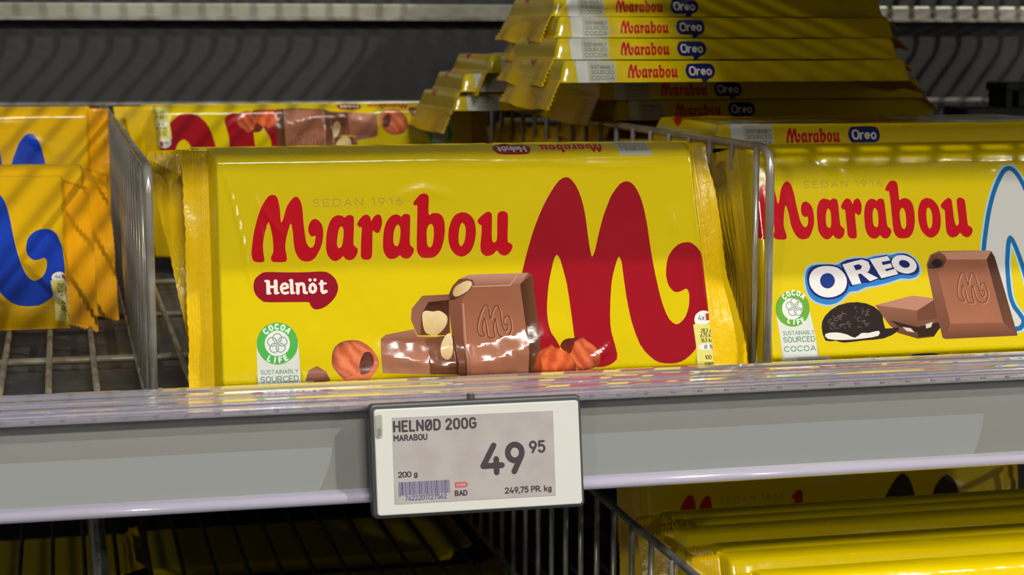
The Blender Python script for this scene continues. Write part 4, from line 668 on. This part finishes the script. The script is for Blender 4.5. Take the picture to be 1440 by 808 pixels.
dup(ck, (0.3755, 0.103, 0.0885), (Matrix.Rotation(math.radians(-.5), 4, 'Z') @ Matrix.Rotation(math.radians(-90), 4, 'X')).to_euler(), 'cookie bar lying on the tops of the standing bars, in front of the tall stack', GF)
p, r = stand(0.3745, 0.053, 28, TO, .002); dup(ck, p, r, 'cookie bar standing second from the front in the file behind the divider', GF)
ords = ['third', 'fourth', 'fifth', 'sixth', 'seventh', 'eighth', 'ninth', 'tenth', 'eleventh', 'twelfth', 'thirteenth', 'fourteenth', 'fifteenth', 'sixteenth', 'seventeenth']
random.seed(12)
for i, w in enumerate(ords):
    p, r = stand(0.3752 + random.uniform(-.0012, .0016), 0.088 + i * .0268 + random.uniform(-.003, .003), 29, TO, .0022)
    dup(ck, p, r, 'cookie bar standing %s from the front in the file behind the divider' % w, GF)
GS = 'cookie bars lying in the tall stack'
names = ['lowest bar', 'second bar from the bottom', 'third bar from the bottom', 'fourth from the bottom, jutting furthest left', 'fifth bar from the bottom', 'topmost bar']
for (Xc, Yf, yw), w, k in zip(((0.3775, .270, .3), (0.3688, .268, -.4), (0.3290, .200, .6), (0.3320, .222, 0), (0.3375, .240, -.5), (0.3400, .258, .4)), names, range(6)):
    p, r = lie(Xc, Yf - .004, 0.0942 + k * .0109, math.radians(yw))
    dup(ck, p, r, 'cookie bar lying in the tall front stack, %s' % w, GS)
GB = 'cookie bars lying in the low stack behind'
for (Xc, Yf, yw), w, k in zip(((0.318, .400, 2.0), (0.322, .392, -1.2), (0.336, .386, .8)), ('lowest', 'middle', 'top'), range(3)):
    p, r = lie(Xc, Yf, 0.0950 + k * .0112, math.radians(yw)); dup(ck, p, r, 'cookie bar in the low stack behind the tall one, %s of three' % w, GB)

# -- milk chocolate bars with the blue emblem, left compartment
blue = bar_root('chocolate_bar', 'yellow bar with blue M emblem leaning far back at the left, nearest of three')
BL = lin(22, 62, 176)
L = since(-61.5, -26.5, 73.2) + lettering(MAIN) + seal(MAIN, -76.95, 20.7, 7.9, 8.1, 8.9, 5.9, 2.6, -83.6, -69.2)
L += [Layer('big_emblem', BL, MAIN['bigM'], smooth=2)] + nutrition()
bar_body(blue, PLAIN_SPEC, L, lin(228, 178, 3))
fin(blue, PLAIN_SPEC, -1, 12, 12, 10, 3.3, mat_=M_fin_orange); fin(blue, PLAIN_SPEC, 1, 14, 12, 14, 6.6, mat_=M_fin_orange, cr=.8)
blue['group'] = 'milk chocolate bars in the left compartment'; GL_ = blue['group']
p, r = stand(-0.0990, 0.218, 47, 10, .0068); blue.location = p; blue.rotation_euler = r
p, r = stand(-0.0880, 0.248, 43, 10, .0062, math.radians(1)); dup(blue, p, r, 'yellow bar close behind the nearest leaning one, only its right end seal showing', GL_)
p, r = stand(-0.0830, 0.480, 4, 10); dup(blue, p, r, 'yellow bar upright at the left rear, tip of its blue emblem showing', GL_)

# -- bars with a dark emblem on the lower shelf
dark = bar_root('chocolate_bar', 'yellow bar with dark emblem, rearmost of the row at lower right')
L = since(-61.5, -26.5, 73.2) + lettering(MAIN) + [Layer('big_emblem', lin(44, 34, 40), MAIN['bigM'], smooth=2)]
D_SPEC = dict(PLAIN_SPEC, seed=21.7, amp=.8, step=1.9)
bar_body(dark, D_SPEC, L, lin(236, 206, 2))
fin(dark, D_SPEC, -1, 12, 12, 22, 9.3); fin(dark, D_SPEC, 1, 12, 12, 18, 2.6)
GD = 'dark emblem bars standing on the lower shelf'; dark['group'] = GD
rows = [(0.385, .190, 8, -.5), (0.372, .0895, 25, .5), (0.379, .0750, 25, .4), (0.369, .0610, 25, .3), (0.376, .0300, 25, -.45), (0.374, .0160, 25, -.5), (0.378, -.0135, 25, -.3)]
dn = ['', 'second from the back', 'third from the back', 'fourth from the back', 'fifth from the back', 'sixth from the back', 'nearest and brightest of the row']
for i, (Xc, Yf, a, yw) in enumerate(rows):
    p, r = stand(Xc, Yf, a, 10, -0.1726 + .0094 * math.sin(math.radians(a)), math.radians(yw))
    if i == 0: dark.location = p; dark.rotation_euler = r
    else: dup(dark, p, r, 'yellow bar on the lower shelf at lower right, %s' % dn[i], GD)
GU = 'bars lying under the lower wire shelf'
for (Xc, Yf), w in zip(((-0.068, .512), (0.150, .516), (-0.062, .378), (0.158, .382)), ('back row, left of the two', 'back row, right of the two', 'front row, left of the two', 'front row, right of the two')):
    dup(dark, (Xc, Yf + .097, -0.2040), (math.pi / 2, 0, 0), 'bar lying face down under the lower shelf wires, %s' % w, GU)

# -- cartons on the upper shelf, above the frame, that shade the stack
box = thing('display_carton', 'yellow cardboard carton on the upper shelf above the picture, left of two', 'carton', (0.485, -0.03, 0.1925), (0, 0, 0), 'cartons on the upper shelf')
b = MB(); b.box(-.083, .083, 0, .60, 0, .13); bevel(b.obj('carton_body', M_card, box), .002)
b = MB(); b.box(-.082, .082, .002, .598, .1302, .1315); b.obj('lid_flap', M_card, box)
dup(box, (0.6515, -0.03, 0.1925), (0, 0, 0), 'yellow cardboard carton on the upper shelf above the picture, right of two', 'cartons on the upper shelf')

tray = thing('shade_tray', 'low tray added on the upper shelf above the picture to shade the stack', 'tray', (0.3505, -0.03, 0.1925))  # unseen tray, added to keep fill light off the stacked bars
b = MB(); b.box(-.051, .051, 0, .60, 0, .004); b.obj('shade_tray_base', M_card, tray)
for x0, x1, y0, y1 in ((-.051, -.049, 0, .6), (.049, .051, 0, .6), (-.049, .049, 0, .002), (-.049, .049, .598, .6)):
    b = MB(); b.box(x0, x1, y0, y1, .004, .012); b.obj('shade_tray_side', M_card, tray)
